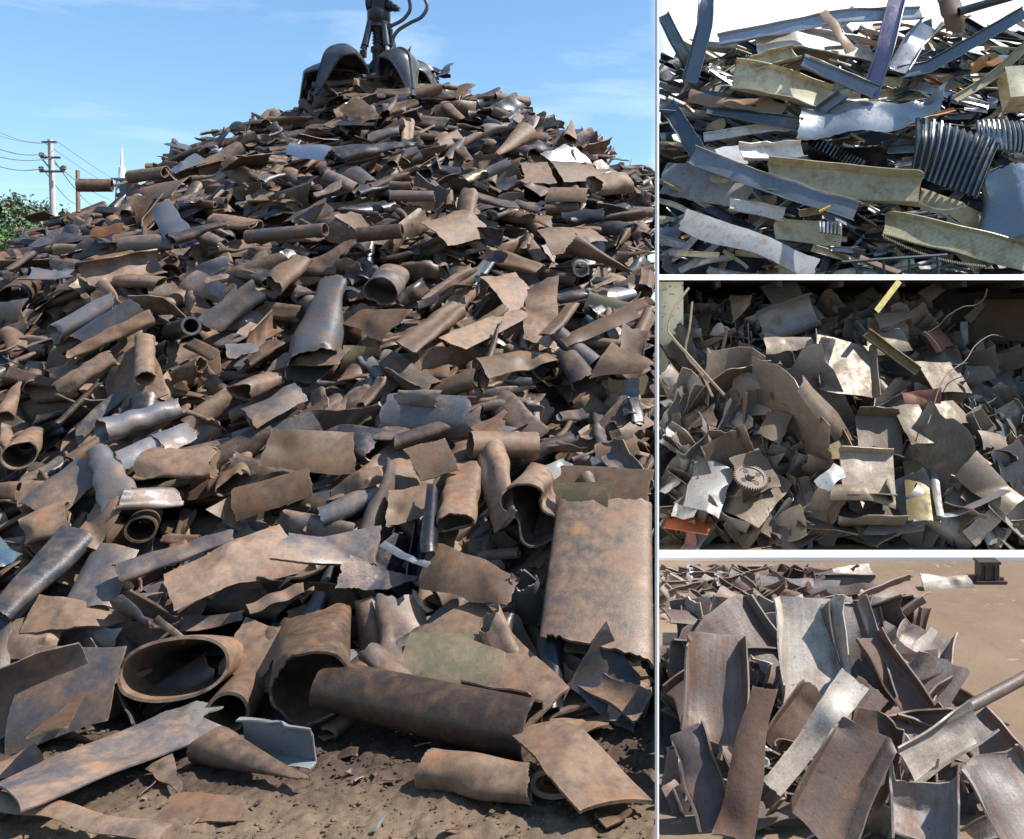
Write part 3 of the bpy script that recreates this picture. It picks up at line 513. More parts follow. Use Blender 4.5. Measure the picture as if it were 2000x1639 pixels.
H('big fan shaped plate curling over on the right slope', 'plate', 1060, 490, 1165, 475, 72, 'tan', (-.15, -.15), .22, name='fan_plate', curl=1.0, taper=.3, q=2, seed=128, creases=0)
H('long pointed tan funnel sloping down to the right edge', 'tube', 1110, 495, 1228, 552, 46, 'tan', (-.2, -.2), .2, name='funnel_tube', f0=.3, f1=.6, tp1=.2, opened=.2, roll=100, q=2, seed=129)
H('small white rimmed pipe mouth on the right slope', 'tube', 1132, 542, 1128, 530, 28, 'pale', (-.2, .2), .16, name='rimmed_pipe', f0=.05, f1=.1, rag=0, amp=.05, q=1.8, t=.022, cat='pipe')
H('long pipe lying level on the left skyline behind a small post', 'tube', 160, 374, 228, 374, 24, 'brown', (0, 0), .12, name='skyline_pipe', f0=0, f1=0, rag=.02, amp=.1, q=1.6, cat='pipe')
H('thin upright post at the left end of the skyline pipe', 'tube', 159, 425, 158, 344, 6, 'tan', (.2, .4), .1, name='upright_post', f0=0, f1=0, rag=0, amp=.0, q=1.3, cat='post')
H('pipe with a round dark mouth facing left on the left skyline', 'tube', 262, 352, 330, 342, 24, 'tan', (-.1, .1), .08, name='mouthed_pipe', f0=0, f1=.3, rag=.02, amp=.2, q=1.7, cat='pipe')
H('wide orange tan plate lying on the upper left slope', 'plate', 275, 402, 372, 380, 54, 'orange', (-.15, -.15), .2, name='orange_plate', curl=.5, q=1.9, seed=130, creases=0)
H('bright orange rusty plate low on the left shoulder of the heap', 'plate', 195, 478, 252, 465, 38, ((.5, .2, .07, .35), 'bright orange'), (-.15, -.15), .2, name='rusty_plate', curl=.5, q=1.6, seed=131)
H('torn grey upright sheet with a pale edge on the upper left slope', 'plate', 335, 430, 385, 505, 46, ((.3, .31, .32, .25), 'grey'), (-.15, -.15), .22, name='torn_sheet', curl=.8, taper=.4, rag=.15, q=1.9, seed=132)
H('grey square plate with a white torn edge, upper left slope', 'plate', 345, 350, 400, 330, 46, ((.33, .34, .36, .3), 'grey'), (-.15, -.15), .22, name='grey_plate', curl=.4, q=1.7, seed=133)
H('large pale tan tube between the fluted tube and the thick walled pipe', 'tube', 545, 575, 600, 520, 46, 'tan', (-.1, -.1), .18, name='tan_tube', f0=.4, f1=.6, q=1.9, seed=134)
H('wide open tube with an oval black mouth right of the diamond plate, high up', 'tube', 745, 585, 770, 545, 62, 'grey', (-.3, .2), .14, name='wide_tube', f0=.15, f1=.5, rag=.05, q=2.1, seed=135)
H('light tan level tube right of the orange shoulder plate', 'tube', 250, 500, 350, 490, 34, 'grey', (-.1, -.1), .18, name='level_tube', f0=.1, f1=.3, q=1.8, seed=136)
H('tan hollow tube with a large dark mouth at the right of the middle heap', 'tube', 1215, 375, 1150, 380, 44, 'tan', (-.35, 0), .2, name='hollow_tube', f0=.1, f1=.4, q=2, seed=137)
H('shiny tan tube end with a jagged mouth under the bowed tube', 'tube', 400, 735, 345, 760, 34, 'tan', (-.2, .1), .18, name='jagged_tube', f0=.2, f1=.5, q=1.9, seed=138, rag=.2)
H('dark jagged tube mouth beside the spotted plate', 'tube', 480, 790, 545, 760, 44, 'brown', (-.25, .1), .18, name='jagged_tube', f0=.1, f1=.3, q=2, seed=139, rag=.15)
H('big mottled bent plate below the apron plate', 'plate', 500, 830, 600, 780, 64, 'grey', (-.1, -.1), .18, name='mottled_plate', curl=1.2, q=2, seed=140)
H('tan upright funnel at the right edge beneath the bar plate', 'tube', 1140, 770, 1105, 715, 50, 'grey', (0, 0), .18, name='stub_tube', f0=.2, f1=.3, q=1.9, seed=141, tp1=.8)
H('wavy edged thin plate standing at the right edge', 'plate', 1225, 760, 1245, 660, 46, 'tan', (-.1, -.1), .16, name='wavy_plate', curl=-.8, q=2, seed=142, rag=.2)
# ------------------------------------------------------------------ random pieces that fill the rusty heap
def scatter_main(n, liftr, sz, pr):
    c = 0
    while c < n:
        y = 6.6 + 11.2 * U(0, 1) ** .95; x = -U(0.05, 1) * (1.0 + (CX + 260) / FPX * y) if rng.random() > .1 else -U(0, .7)
        z = float(h_main(x, y))
        if z < .05 and y < 8 and U(0, 1) < .6: continue
        c += 1
        px, py = CX + x / y * FPX, CY - (z - CAMZ) / y * FPX
        lift = U(*liftr); lift += .24 * (math.sin(5.1 * x + 2.3 * y + 1.3 * math.sin(3 * y)) * math.sin(4.6 * y - 2.9 * x + 2 * math.sin(2.2 * x))) * (y > 7.6)
        if lift > -.14 and any(h == 'main' and a < px < d and b < py < e for h, a, b, d, e in occupied):
            lift -= .22
        nrm = normal(x, y, h_main) + rng.normal(0, .58, 3) + np.array([0, -.12, .05]); nrm /= np.linalg.norm(nrm)
        w = rng.normal(.3, .85); ax = np.array([math.cos(w), 0, 0]) + np.array([0, .75, .6]) * math.sin(w) + rng.normal(0, .15, 3)
        L = sz * float(np.exp(np.clip(rng.normal(0, .34), -.6, .42)))
        if y < 8.4: lift = min(lift, -.02) - .06; L = min(L, .8)
        L *= float(np.interp(y, [8.5, 11, 17], [1, .85, .8]))
        kind = rng.random()
        tn = rng.choice(['tan', 'grey', 'dark', 'blue', 'silver', 'olive', 'orange', 'brown'], p=pr if py > 520 else [.30, .24, .16, .11, .05, .01, .02, .11])
        R = frame(ax, nrm); pos = np.array([x, y, z]) + nrm * lift
        tt, wd = tone(tn); tt = (*tt[:3], float(np.clip(tt[3] + rng.normal(0, .1), 0, 1)))
        if kind < .30:
            put('main', 'tube', pos, R, L, L * U(.28, .5), tt, M_RUST, 'crushed_tube', rng.choice(['flattened tube', 'crushed tube', 'squashed tube']), wd, side=-1, f0=U(.35, .75), f1=U(.4, .85), tp0=U(.7, 1.1), tp1=U(.5, 1.1), pinch=U(0, .6), rag=.14, amp=U(.6, 1.5), creases=0, bend=U(-.2, .2), q=.9)
        elif kind < .44:
            put('main', 'tube', pos, R, L, L * U(.22, .4), tt, M_RUST, 'pipe_offcut', rng.choice(['pipe offcut', 'round pipe stub']), wd, side=-1, f0=U(0, .25), f1=U(0, .5), rag=.06, amp=U(.2, .8), t=U(.013, .022), q=.9)
        elif kind < .52:
            put('main', 'tube', pos, R, L * 1.1, L * U(.25, .4), tt, M_RUST, 'tapered_tube', 'pointed tube', wd, side=-1, f0=U(.1, .5), f1=U(.3, .7), tp1=U(.08, .35), rag=.1, q=.9)
        elif kind < .66:
            put('main', 'tube', pos, R, L, L * U(.35, .55), tt, M_RUST, 'split_tube', rng.choice(['split tube', 'half tube shell']), wd, side=-1, f0=U(.1, .5), f1=U(.1, .7), opened=U(.2, .5), rag=.14, creases=int(rng.random() < .3), q=.9)
        elif kind < .9:
            put('main', 'plate', pos, R, L, L * U(.45, .85), tt, M_RUST, 'bent_plate', rng.choice(['bent plate', 'curved plate', 'ragged plate']), wd, side=-1, curl=U(.3, 1.5) * rng.choice([1, 1, -1]), taper=U(0, .5), creases=int(rng.random() < .5), rag=U(.01, .09), corner=.38, q=.9)
        else:
            put('main', 'plate', pos, R, L * 1.2, L * U(.14, .3), tt, M_RUST, 'plate_strip', 'narrow plate strip', wd, side=-1, curl=U(.4, 1.2), taper=U(0, .8), creases=int(rng.random() < .5), rag=.08, q=.8)
PR = [.38, .25, .10, .05, .03, .02, .02, .15]
scatter_main(1150, (-.66, -.36), .75, PR)
scatter_main(1500, (-.34, -.05), .66, PR)
scatter_main(1150, (-.10, .18), .54, PR)
for _ in range(46):
    y = U(5.15, 6.6); x = -U(.15, 4.6); L = U(.04, .13)
    put('main', 'plate', np.array([x, y, .02]), frame(rng.normal(0, 1, 3) * np.array([1, 1, .1]), np.array([rng.normal(0, .3), rng.normal(0, .3), 1.])), L, L * U(.3, .8), tone('brown')[0], M_RUST, 'steel_flake', 'little steel flake', 'brown', side=-1, curl=U(.2, 1.2), t=.006, corner=.5, q=.6, cat='steel flake')
# ------------------------------------------------------------------ right: heap of channels on the yard floor
BT = dict(brown=((.16, .12, .10, .55), 'brown'), red=((.22, .14, .11, .75), 'red brown'), grey=((.33, .30, .275, .58), 'grey'), pale=((.62, .55, .46, .42), 'pale'), dark=((.07, .06, .06, .4), 'dark'), blue=((.38, .38, .37, .55), 'blue grey'))
def low(label, x0, y0, x1, y1, w, tn='brown', **k):
    k.setdefault('lift', .12); k.setdefault('q', 1.9); k.setdefault('name', 'bent_channel')
    sh = k.pop('shape', 'chan'); w *= 1.15; (k.setdefault('twist', U(-.5, .6)), k.setdefault('dish', U(-.3, .15)), k.setdefault('amp', 1.0), k.setdefault('rag', .08)) if sh == 'chan' else None; k.setdefault('bend', .18) if sh == 'chan' else None
    return hand(label, sh, x0, y0, x1, y1, w, BT[tn], hf=h_low, flat=k.pop('flat', .3), heap='low', mat=M_BEAM, side=1, cat='steel channel', **k)
low('wide grey channel with two orange stripes leaning at upper left of the yard heap', 1395, 1185, 1500, 1330, 130, 'grey', dd=(-.3, -.4), h=.22, amp=.3, name='wide_channel')
low('upright channel with a curved grey web and tan rim, left of the yard heap', 1395, 1265, 1395, 1460, 86, 'grey', dd=(-.5, -.5), h=.3, bend=.12, lift=.2)
low('upright pale cream channel with curling sides, top middle of the yard heap', 1570, 1185, 1580, 1380, 105, 'pale', dd=(-.4, -.5), h=.35, bend=.1, lift=.2, name='cream_channel')
low('long twisted channel with a blue grey web, right of the cream channel', 1625, 1200, 1700, 1395, 70, 'blue', dd=(-.3, -.4), h=.4, twist=.8, lift=.22, bend=.15)
low('narrow cream strip lying diagonally across the middle of the yard heap', 1650, 1355, 1505, 1545, 42, 'pale', dd=(-.5, -.6), shape='plate', curl=.4, taper=.2, name='cream_strip', lift=.3, creases=0)
low('big brown channel below the cream strip, bottom middle', 1690, 1440, 1590, 1640, 96, 'brown', dd=(-.5, -.5), h=.25, bend=.1, lift=.16, name='big_channel', q=2.4)
low('tall dark red blade with a cream lower end, bottom left', 1480, 1370, 1425, 1645, 44, 'red', dd=(-.6, -.6), shape='plate', curl=.7, taper=-.3, name='steel_offcut', lift=.3, creases=0)
low('dark narrow channel at the bottom left edge of the yard heap', 1335, 1440, 1400, 1630, 52, 'dark', dd=(-.3, -.5), h=.3, lift=.2)
low('rusty channel with a pointed top right of the big brown channel', 1700, 1410, 1660, 1560, 82, 'red', dd=(-.4, -.4), h=.25, bend=.1)
low('grey and orange striped channel standing at the bottom, right of centre', 1775, 1515, 1775, 1660, 96, 'blue', dd=(-.5, -.6), h=.3, lift=.24, name='striped_channel')
low('worn cream channel leaning over the striped channel', 1745, 1520, 1885, 1428, 46, 'pale', dd=(-.5, -.4), h=.35, lift=.3)
low('broad grey plate channel at the bottom right corner', 1905, 1490, 1990, 1650, 100, 'grey', dd=(-.3, -.5), h=.2, lift=.2, name='broad_channel')
low('long round bar bending up to the right edge over the bare floor', 1870, 1400, 2010, 1325, 17, 'dark', dd=(-.2, -.2), shape='tube', f0=0, f1=0, rag=0, amp=.2, bend=.1, name='round_bar', lift=.25)
low('narrow rusty channel slanting down right of the blue grey channel', 1680, 1265, 1785, 1410, 44, 'red', dd=(-.2, -.4), h=.5, lift=.2, twist=.5)
low('leaning grey channel with flared sides near the bare floor', 1745, 1380, 1800, 1260, 74, 'grey', dd=(-.4, -.2), h=.4, twist=-.5, lift=.2)
low('thin grey blade crossing above the flared channel', 1745, 1335, 1805, 1250, 28, 'blue', dd=(-.4, -.3), shape='plate', curl=.6, taper=.5, name='steel_offcut', lift=.28)
low('pointed red brown fin standing beside the bare floor', 1810, 1340, 1850, 1262, 34, 'red', dd=(-.1, -.1), shape='plate', curl=.5, taper=.8, name='pointed_fin', lift=.2)
low('long beam with a light rusty edge entering from the left, middle height', 1270, 1420, 1370, 1330, 88, 'brown', dd=(-.1, -.1), h=.3, name='long_beam')
low('dark curved channel at the left edge above the long beam', 1275, 1260, 1370, 1330, 84, 'brown', dd=(0, 0), h=.3, bend=-.2)
low('pale curved disc edge behind the cream channel', 1480, 1195, 1575, 1185, 80, 'pale', dd=(0, 0), shape='plate', curl=.9, name='curved_disc', creases=0)
low('brown web channel between the cream strip and the tall blade', 1530, 1480, 1600, 1380, 84, 'red', dd=(-.1, -.1), h=.2)
low('dark plate right of the cream strip', 1640, 1440, 1700, 1350, 62, 'brown', dd=(-.25, -.25), shape='plate', curl=.5, name='dark_plate')
low('horizontal olive channel behind the leaning cream channel', 1725, 1440, 1850, 1425, 42, 'brown', dd=(-.1, -.1), h=.4)
low('narrow upright fin at the right end of the heap', 1835, 1500, 1835, 1620, 30, 'brown', dd=(-.2, -.4), h=.5)
low('curved grey brown channel arching over the broad grey plate channel', 1870, 1425, 1960, 1520, 66, 'brown', dd=(-.2, -.4), h=.3, bend=-.25, lift=.2)
low('dark red triangular plate standing at the back left', 1455, 1165, 1520, 1118, 80, 'red', dd=(0, 0), shape='plate', curl=.3, taper=.6, name='triangular_plate', lift=.25)
low('reddish plate lying in the back heap', 1540, 1125, 1610, 1115, 44, 'red', shape='plate', curl=.5, name='reddish_plate', lift=.25)
low('pale square plate in the back heap', 1625, 1130, 1700, 1118, 58, 'pale', shape='plate', curl=.5, name='pale_plate', lift=.25)
low('long brown channel on the bare floor at the foot of the back heap', 1680, 1195, 1790, 1150, 36, 'brown', h=.4, lift=.1, bend=-.1)
low('pale curved offcut alone on the bare floor near the top right', 1795, 1150, 1895, 1142, 30, 'pale', shape='plate', curl=1.2, name='curved_offcut', lift=.07)
def fill_low(n, cx, cy, sx, sy, sz, up):
    for _ in range(n):
        for _t in range(50):
            x, y = cx + rng.normal(0, sx), cy + rng.normal(0, sy); z = float(h_low(x, y))
            if x > .1 and z > .03: break
        w = rng.normal(up, .6); ax = np.array([math.cos(w), .2 * math.sin(w), math.sin(w) * .9]) + rng.normal(0, .2, 3); nr = np.array([0, -.8, .6]) + rng.normal(0, .35, 3)
        tn = rng.choice(list(BT), p=[.30, .22, .18, .08, .12, .10]); L = sz * float(np.exp(rng.normal(0, .25))); kw = dict(side=1, q=.9)
        if rng.random() < .55: put('low', 'chan', np.array([x, y, z - U(.25, .42) * L * abs(math.sin(w))]), frame(ax, nr), L, L * U(.15, .26), BT[tn][0], M_BEAM, 'bent_channel', rng.choice(['bent channel', 'twisted channel']), BT[tn][1], cat='steel channel', h=U(.2, .5), bend=U(-.3, .4), twist=U(-1.1, 1.1), dish=U(-.28, .2), amp=.9, **kw)
        else: put('low', 'plate', np.array([x, y, z - U(.2, .4) * L * abs(math.sin(w))]), frame(ax, nr), L * .8, L * U(.2, .4), BT[tn][0], M_BEAM, 'bent_plate', rng.choice(['curved plate', 'ragged plate']), BT[tn][1], cat='steel plate', curl=U(.3, 1.2), taper=U(0, .6), **kw)
fill_low(190, .9, 6.4, .9, .9, 1.15, 1.5); fill_low(110, 1.0, 5.45, .75, .3, .7, 1.4); fill_low(140, .85, 9.5, .8, .45, .6, .2)
# ------------------------------------------------------------------ right: mixed sheet scrap in the open shed
MT = dict(brown=((.16, .128, .10, .45), 'brown'), tan=((.32, .26, .19, .45), 'tan'), grey=((.27, .265, .26, .36), 'grey'), dark=((.06, .06, .06, .4), 'dark'), pale=((.42, .41, .39, .3), 'pale'), gold=((.36, .28, .10, .42), 'yellow'), red=((.32, .10, .07, .45), 'red brown'), orange=((.55, .12, .03, .3), 'orange red'))
def mid(label, x0, y0, x1, y1, w, tn='brown', shape='plate', **k):
    k.setdefault('lift', .2); k.setdefault('q', 1.9); k.setdefault('amp', .35); k.setdefault('rag', .03); k.setdefault('t', .014)
    w *= 1.12
    return hand(label, shape, x0, y0, x1, y1, w, MT[tn], hf=h_mid, heap='mid', mat=M_SHEET, side=1, **k)
mid('large upright tan plate between dark flanges, centre of the shed heap', 1640, 680, 1645, 785, 92, 'tan', 'chan', h=.22, bend=.05, name='flanged_plate', dd=(-.4, -.4))
mid('tall narrow flange left of the large upright tan plate', 1590, 770, 1612, 680, 26, 'dark', dd=(-.5, -.5), curl=.4, name='plate_flange')
mid('square tan plate with a dark stain at the right of the shed heap', 1795, 750, 1868, 752, 62, 'tan', curl=.1, corner=.06, creases=0, amp=.3, name='stained_plate', dd=(-.4, -.4))
mid('wide tan channel with a raised rim low in the centre of the shed heap', 1635, 932, 1738, 938, 74, 'tan', 'chan', h=.2, name='rimmed_plate', dd=(-.4, -.4))
mid('curled tan lip plate directly under the rimmed plate', 1620, 975, 1750, 978, 34, 'tan', curl=1.4, taper=.1, name='curled_plate', dd=(-.5, -.5))
mid('brown box channel plate left of the leaning spotted plate', 1670, 860, 1755, 868, 78, 'brown', 'chan', h=.3, twist=.15, name='channel_plate', dd=(-.3, -.3))
mid('leaning spotted brown rectangular plate right of the brown channel plate', 1760, 805, 1800, 880, 48, 'tan', curl=.3, corner=.05, creases=0, name='spotted_plate', dd=(-.5, -.5))
mid('yellow painted channel standing in the lower middle of the shed heap', 1610, 850, 1640, 910, 38, 'gold', 'chan', h=.35, dd=(-.2, -.3), name='yellow_channel')
mid('pale blue and rust sheet standing at the lower left of the shed heap', 1400, 920, 1370, 1020, 66, 'pale', curl=.3, taper=.1, creases=0, name='pale_sheet', dd=(-.4, -.5))
mid('big sunlit curved tan plate at the lower left, in front of the gear', 1505, 960, 1440, 1045, 100, 'tan', curl=.8, creases=0, taper=.1, name='curved_plate', dd=(-.5, -.6))
mid('plate under the gear wheel', 1445, 945, 1505, 925, 78, 'brown', curl=.2, creases=0, name='flat_plate', dd=(-.3, -.3))
mid('crumpled white sheet left of the rimmed plate', 1600, 960, 1638, 925, 30, 'pale', creases=3, amp=2, name='crumpled_sheet', dd=(-.5, -.5))
mid('small bright white sheet at the lower left edge beneath the pale sheet', 1315, 1020, 1362, 1035, 30, 'pale', curl=.4, name='white_sheet', dd=(-.3, -.3))
mid('orange painted plate in the bottom left corner of the shed heap', 1300, 1065, 1395, 1078, 50, 'orange', curl=.5, creases=0, name='orange_plate', dd=(-.4, -.4))
mid('bottom centre brown box channel with a folded front edge', 1640, 1040, 1770, 1040, 62, 'brown', 'chan', h=.35, name='box_channel_plate', dd=(-.3, -.3))
mid('low brown plate along the bottom, left of centre', 1575, 1072, 1700, 1080, 40, 'brown', curl=.4, name='low_plate', dd=(-.6, -.6))
mid('upright yellow brown plate with a round pipe collar at lower right', 1800, 925, 1815, 1040, 48, 'gold', curl=.5, creases=0, name='collar_plate', dd=(-.4, -.5))
mid('green edged thin strip standing right of the collar plate', 1832, 925, 1850, 1040, 14, 'grey', curl=.9, name='thin_strip', dd=(-.5, -.6))
mid('curved dark wave shaped tube with a white edge, top left of the shed heap', 1590, 620, 1485, 655, 60, 'grey', 'tube', f0=.5, f1=.8, opened=.3, roll=140, name='wave_tube', dd=(-.5, -.2), t=.02)
mid('tan pyramid of folded plate at the top left, left of the wave tube', 1425, 610, 1468, 600, 48, 'tan', creases=2, taper=.7, name='folded_plate', dd=(-.3, -.3))
mid('bright grey folded sheet at the very top left of the shed heap', 1490, 590, 1550, 580, 44, 'pale', creases=2, name='folded_sheet', dd=(-.2, -.2))
mid('wide tan triangular plate below the wave tube', 1490, 690, 1585, 680, 44, 'tan', curl=.9, taper=.5, name='triangular_plate', dd=(-.5, -.5))
mid('brown plate with torn red face left of the centre plate', 1440, 760, 1520, 745, 44, 'brown', creases=1, rag=.14, name='torn_plate', dd=(-.3, -.3))
mid('pale triangular plate near the top, right of centre', 1705, 640, 1775, 628, 36, 'tan', taper=.6, name='pale_triangle', dd=(-.3, -.3))
mid('light tan arched plate under the pale triangle', 1690, 690, 1765, 672, 44, 'tan', curl=.9, name='arched_plate', dd=(-.3, -.3))
mid('long gold brown channel bar slanting down right across the shed heap', 1690, 665, 1790, 740, 16, 'gold', 'chan', h=.5, dd=(-.5, -.5), name='channel_bar')
mid('long rusty rod slanting down on the right of the shed heap', 1810, 845, 1925, 925, 13, 'red', 'tube', f0=0, f1=0, rag=0, amp=.1, dd=(-.5, -.5), name='rusty_rod', cat='rod')
mid('orange brown folded bracket at the upper right of the shed heap', 1800, 680, 1835, 668, 40, 'red', creases=1, curl=.4, name='folded_bracket', dd=(-.3, -.3))
mid('grey plate with a rounded top on the skyline of the shed heap', 1780, 600, 1815, 575, 24, 'grey', curl=.4, creases=0, name='round_topped_plate', dd=(0, 0), lift=.3)
mid('triangular dark plate on the skyline, top right', 1870, 645, 1898, 612, 26, 'dark', taper=.6, name='skyline_plate', dd=(0, 0), lift=.25)
mid('tan folded plate with bright torn edges at the lower right', 1880, 930, 1975, 1000, 56, 'tan', creases=2, name='folded_plate', dd=(-.4, -.4))
mid('open box channel with white edges at the lower right of the shed heap', 1850, 985, 1930, 1010, 50, 'brown', 'chan', h=.5, dd=(-.3, -.3), name='open_channel')
mid('long pale green strip along the bottom right', 1800, 1050, 1985, 1025, 18, 'grey', curl=.8, name='green_strip', dd=(-.5, -.5))
mid('tan plate left of the yellow channel with a curved side', 1500, 870, 1525, 810, 42, 'tan', curl=.8, name='curved_plate', dd=(-.4, -.4))
mid('wide grey tan sheet beside the stained plate, lower right', 1825, 830, 1880, 805, 50, 'tan', curl=.4, name='leaning_sheet', dd=(-.4, -.4))
mid('twisted brown plate with a shiny lip above the leaning sheet', 1765, 795, 1835, 790, 36, 'red', curl=1.1, name='twisted_plate', dd=(-.4, -.4))
mid('grey green bent sheet at the right edge', 1935, 770, 1990, 755, 50, 'grey', creases=1, name='bent_sheet', dd=(-.2, -.2))
mid('tan curved plate beneath the green strip', 1900, 870, 1985, 885, 44, 'brown', curl=.8, name='curved_plate', dd=(-.2, -.2))
def fill_mid(n, liftr, sz):
    for _ in range(n):
        y = U(11.8, 15.8); x = U(.1, (2120 - CX) / FPX * y); z = float(h_mid(x, y)); px, py = CX + x / y * FPX, CY - (z - CAMZ) / y * FPX
        lift = U(*liftr)
        if lift > -.1 and any(h == 'mid' and a < px < d and b < py < e for h, a, b, d, e in occupied): lift -= .2
        nr = normal(x, y, h_mid) + rng.normal(0, .5, 3) + np.array([0, -.2, 0]); ax = rng.normal(0, 1, 3) * np.array([1, .4, 1]); L = sz * float(np.exp(rng.normal(0, .3)))
        tn = rng.choice(list(MT), p=[.33, .19, .25, .18, .025, .01, .015, 0]); pos = np.array([x, y, z]) + nr / np.linalg.norm(nr) * lift; R = frame(ax, nr); q = rng.random(); kw = dict(side=1, q=.9)
        if z + L * .6 > 3.65 and y > 13.3: pos[2] -= .3
        if q < .6: put('mid', 'plate', pos, R, L, L * U(.4, .9), MT[tn][0], M_SHEET, 'bent_plate', rng.choice(['bent plate', 'ragged sheet', 'folded plate']), MT[tn][1], cat='steel plate', curl=U(.2, 1.3) * rng.choice([1, -1]), creases=int(rng.integers(0, 3)), corner=.3, t=.011, taper=U(0, .6), **kw)
        elif q < .8: put('mid', 'chan', pos, R, L * 1.1, L * U(.3, .55), MT[tn][0], M_SHEET, 'bent_channel', 'flanged channel', MT[tn][1], cat='steel channel', h=U(.3, .6), bend=U(-.2, .2), twist=U(-.5, .5), **kw)
        elif q < .92: put('mid', 'tube', pos, R, L, L * U(.3, .5), MT[tn][0], M_SHEET, 'split_tube', 'split tube', MT[tn][1], cat='steel tube', f0=U(.1, .5), f1=U(.3, .8), opened=U(.1, .4), **kw)
        else: put('mid', 'plate', pos, R, L * 1.5, L * U(.1, .2), MT[tn][0], M_SHEET, 'plate_strip', 'narrow strip', MT[tn][1], cat='steel plate', curl=U(.2, 1), **kw)
fill_mid(330, (-.45, -.2), .85); fill_mid(420, (-.22, .06), .74); fill_mid(260, (-.05, .14), .36)
# ------------------------------------------------------------------ right: tall heap of light metal profiles behind the shed
TT = dict(galv=((.50, .52, .54, .35), 'galvanised grey', 'M_GALV'), blue=((.24, .29, .32, .35), 'blue grey', 'M_GALV'), dk=((.07, .085, .095, .2), 'dark grey', 'M_GALV'), cream=((.66, .60, .39, .3), 'cream', 'M_PAINT'), white=((.68, .67, .65, .28), 'white', 'M_PAINT'), purple=((.25, .21, .30, .3), 'purple grey', 'M_GALV'), orange=((.5, .2, .03, .3), 'orange', 'M_PAINT'), rust=((.25, .17, .12, .5), 'brown', 'M_PAINT'))
def topp(label, x0, y0, x1, y1, w, tn='galv', shape='chan', **k):
    k.setdefault('lift', .35); k.setdefault('q', 1.9)
    a = TT[tn]; k.setdefault('t', .02)
    if shape in ('chan', 'box') : k.setdefault('amp', .45)
    if shape == 'chan': k.setdefault('twist', U(-.3, .5)); k.setdefault('folds', int(rng.integers(0, 3)) if math.hypot(x1 - x0, y1 - y0) < 260 else 1)
    return hand(label, shape, x0, y0, x1, y1, w, a[:2], hf=h_top, heap='top', mat=globals()[a[2]], side=1, **k)
topp('long flattened galvanised duct band running from the left edge down to the lower middle', 1350, 330, 1660, 448, 34, 'galv', h=.15, dd=(-.6, -.6), lift=.6, name='duct_band', bend=.03)
topp('steep upper end of a galvanised band at the left edge', 1282, 225, 1352, 335, 28, 'blue', h=.15, dd=(-.4, -.6), lift=.55, name='duct_band')
topp('tall blue grey channel leaning right at the top left against the sky', 1352, 190, 1405, -10, 26, 'blue', h=.3, dd=(-.2, -.2), lift=.6, name='leaning_channel')
topp('straight pale strut leaning left at the left edge against the sky', 1280, 55, 1335, 160, 20, 'blue', h=.3, dd=(-.1, -.1), lift=.5, name='leaning_strut')
topp('long purple grey profile leaning down from the top edge, right of centre', 1755, -10, 1705, 205, 28, 'purple', h=.3, dd=(-.3, -.9), lift=.6, name='purple_profile')
topp('long level galvanised channel across the top of the light metal heap', 1400, 105, 1785, 30, 24, 'galv', h=.3, dd=(-.6, -.6), lift=.5, name='long_channel')
topp('long white lamp tray under the top galvanised channel', 1470, 115, 1700, 62, 46, 'white', h=.25, dd=(-.5, -.5), lift=.45, name='lamp_tray')
topp('narrow brown strip lying across the white lamp tray', 1595, 50, 1650, 130, 20, 'rust', 'plate', curl=.4, dd=(-.8, -.8), lift=.6, name='narrow_strip')
topp('cream lamp tray with a rusty open end, upper left', 1430, 175, 1615, 200, 56, 'cream', h=.35, dd=(-.5, -.7), lift=.5, name='cream_tray', bend=.06)
topp('bent cream lamp tray with a raised rusty end frame, lower middle', 1490, 375, 1780, 400, 62, 'cream', h=.35, dd=(-.5, -.7), lift=.5, name='cream_tray', bend=.1)
topp('long cream tray curving down to the right edge at the bottom', 1720, 455, 2010, 525, 50, 'cream', h=.25, dd=(-.5, -.5), lift=.5, name='curved_tray', bend=-.08)
topp('cream panel between the rusty end frame and the torn duct', 1790, 400, 1925, 440, 46, 'cream', 'plate', curl=.3, dd=(-.3, -.3), name='cream_sheet')
topp('white smooth panel at the left edge, lower half', 1275, 360, 1440, 385, 80, 'white', 'plate', curl=.35, creases=0, corner=.08, dd=(-.3, -.3), name='white_sheet', q=2.2)
topp('long white weathered panel running down right at the bottom left', 1330, 450, 1590, 540, 46, 'white', 'plate', curl=.25, creases=0, corner=.05, dd=(-.8, -.8), lift=.5, name='weathered_sheet')
topp('large crumpled galvanised duct sheet in the centre', 1560, 260, 1830, 235, 78, 'galv', 'plate', curl=1.0, creases=3, amp=2, corner=.3, dd=(-.6, -.6), lift=.55, name='crumpled_duct', q=2.6)
topp('ribbed galvanised duct shell fanned out at the right', 1775, 305, 1925, 345, 125, 'blue', 'corr', ribs=12, bend=-.35, fan=.2, amp=.9, dd=(-.7, -.7), lift=.6, name='ribbed_duct', depth=.05, q=1.4, cat='duct')
topp('second ribbed duct shell reaching the right edge', 1900, 280, 2020, 290, 66, 'galv', 'corr', ribs=14, bend=-.5, fan=.1, dd=(-.6, -.6), lift=.55, name='ribbed_duct', depth=.05, q=1.4, cat='duct')
topp('shiny crushed duct with a dark slit at the lower right edge', 1960, 345, 1965, 475, 90, 'blue', 'tube', f0=.5, f1=.6, creases=2, amp=2, dd=(-.6, -.6), lift=.5, name='crushed_duct', q=2.4, cat='duct')
topp('open boxy cream and brown cabinet end at the right edge', 1945, 195, 2010, 190, 66, 'cream', 'box', h=.8, dd=(-.5, -.5), lift=.4, name='cabinet_end')
topp('thick galvanised channel slanting down to the centre', 1560, 145, 1700, 205, 26, 'galv', h=.3, dd=(-.7, -.7), lift=.5, name='slanting_channel')
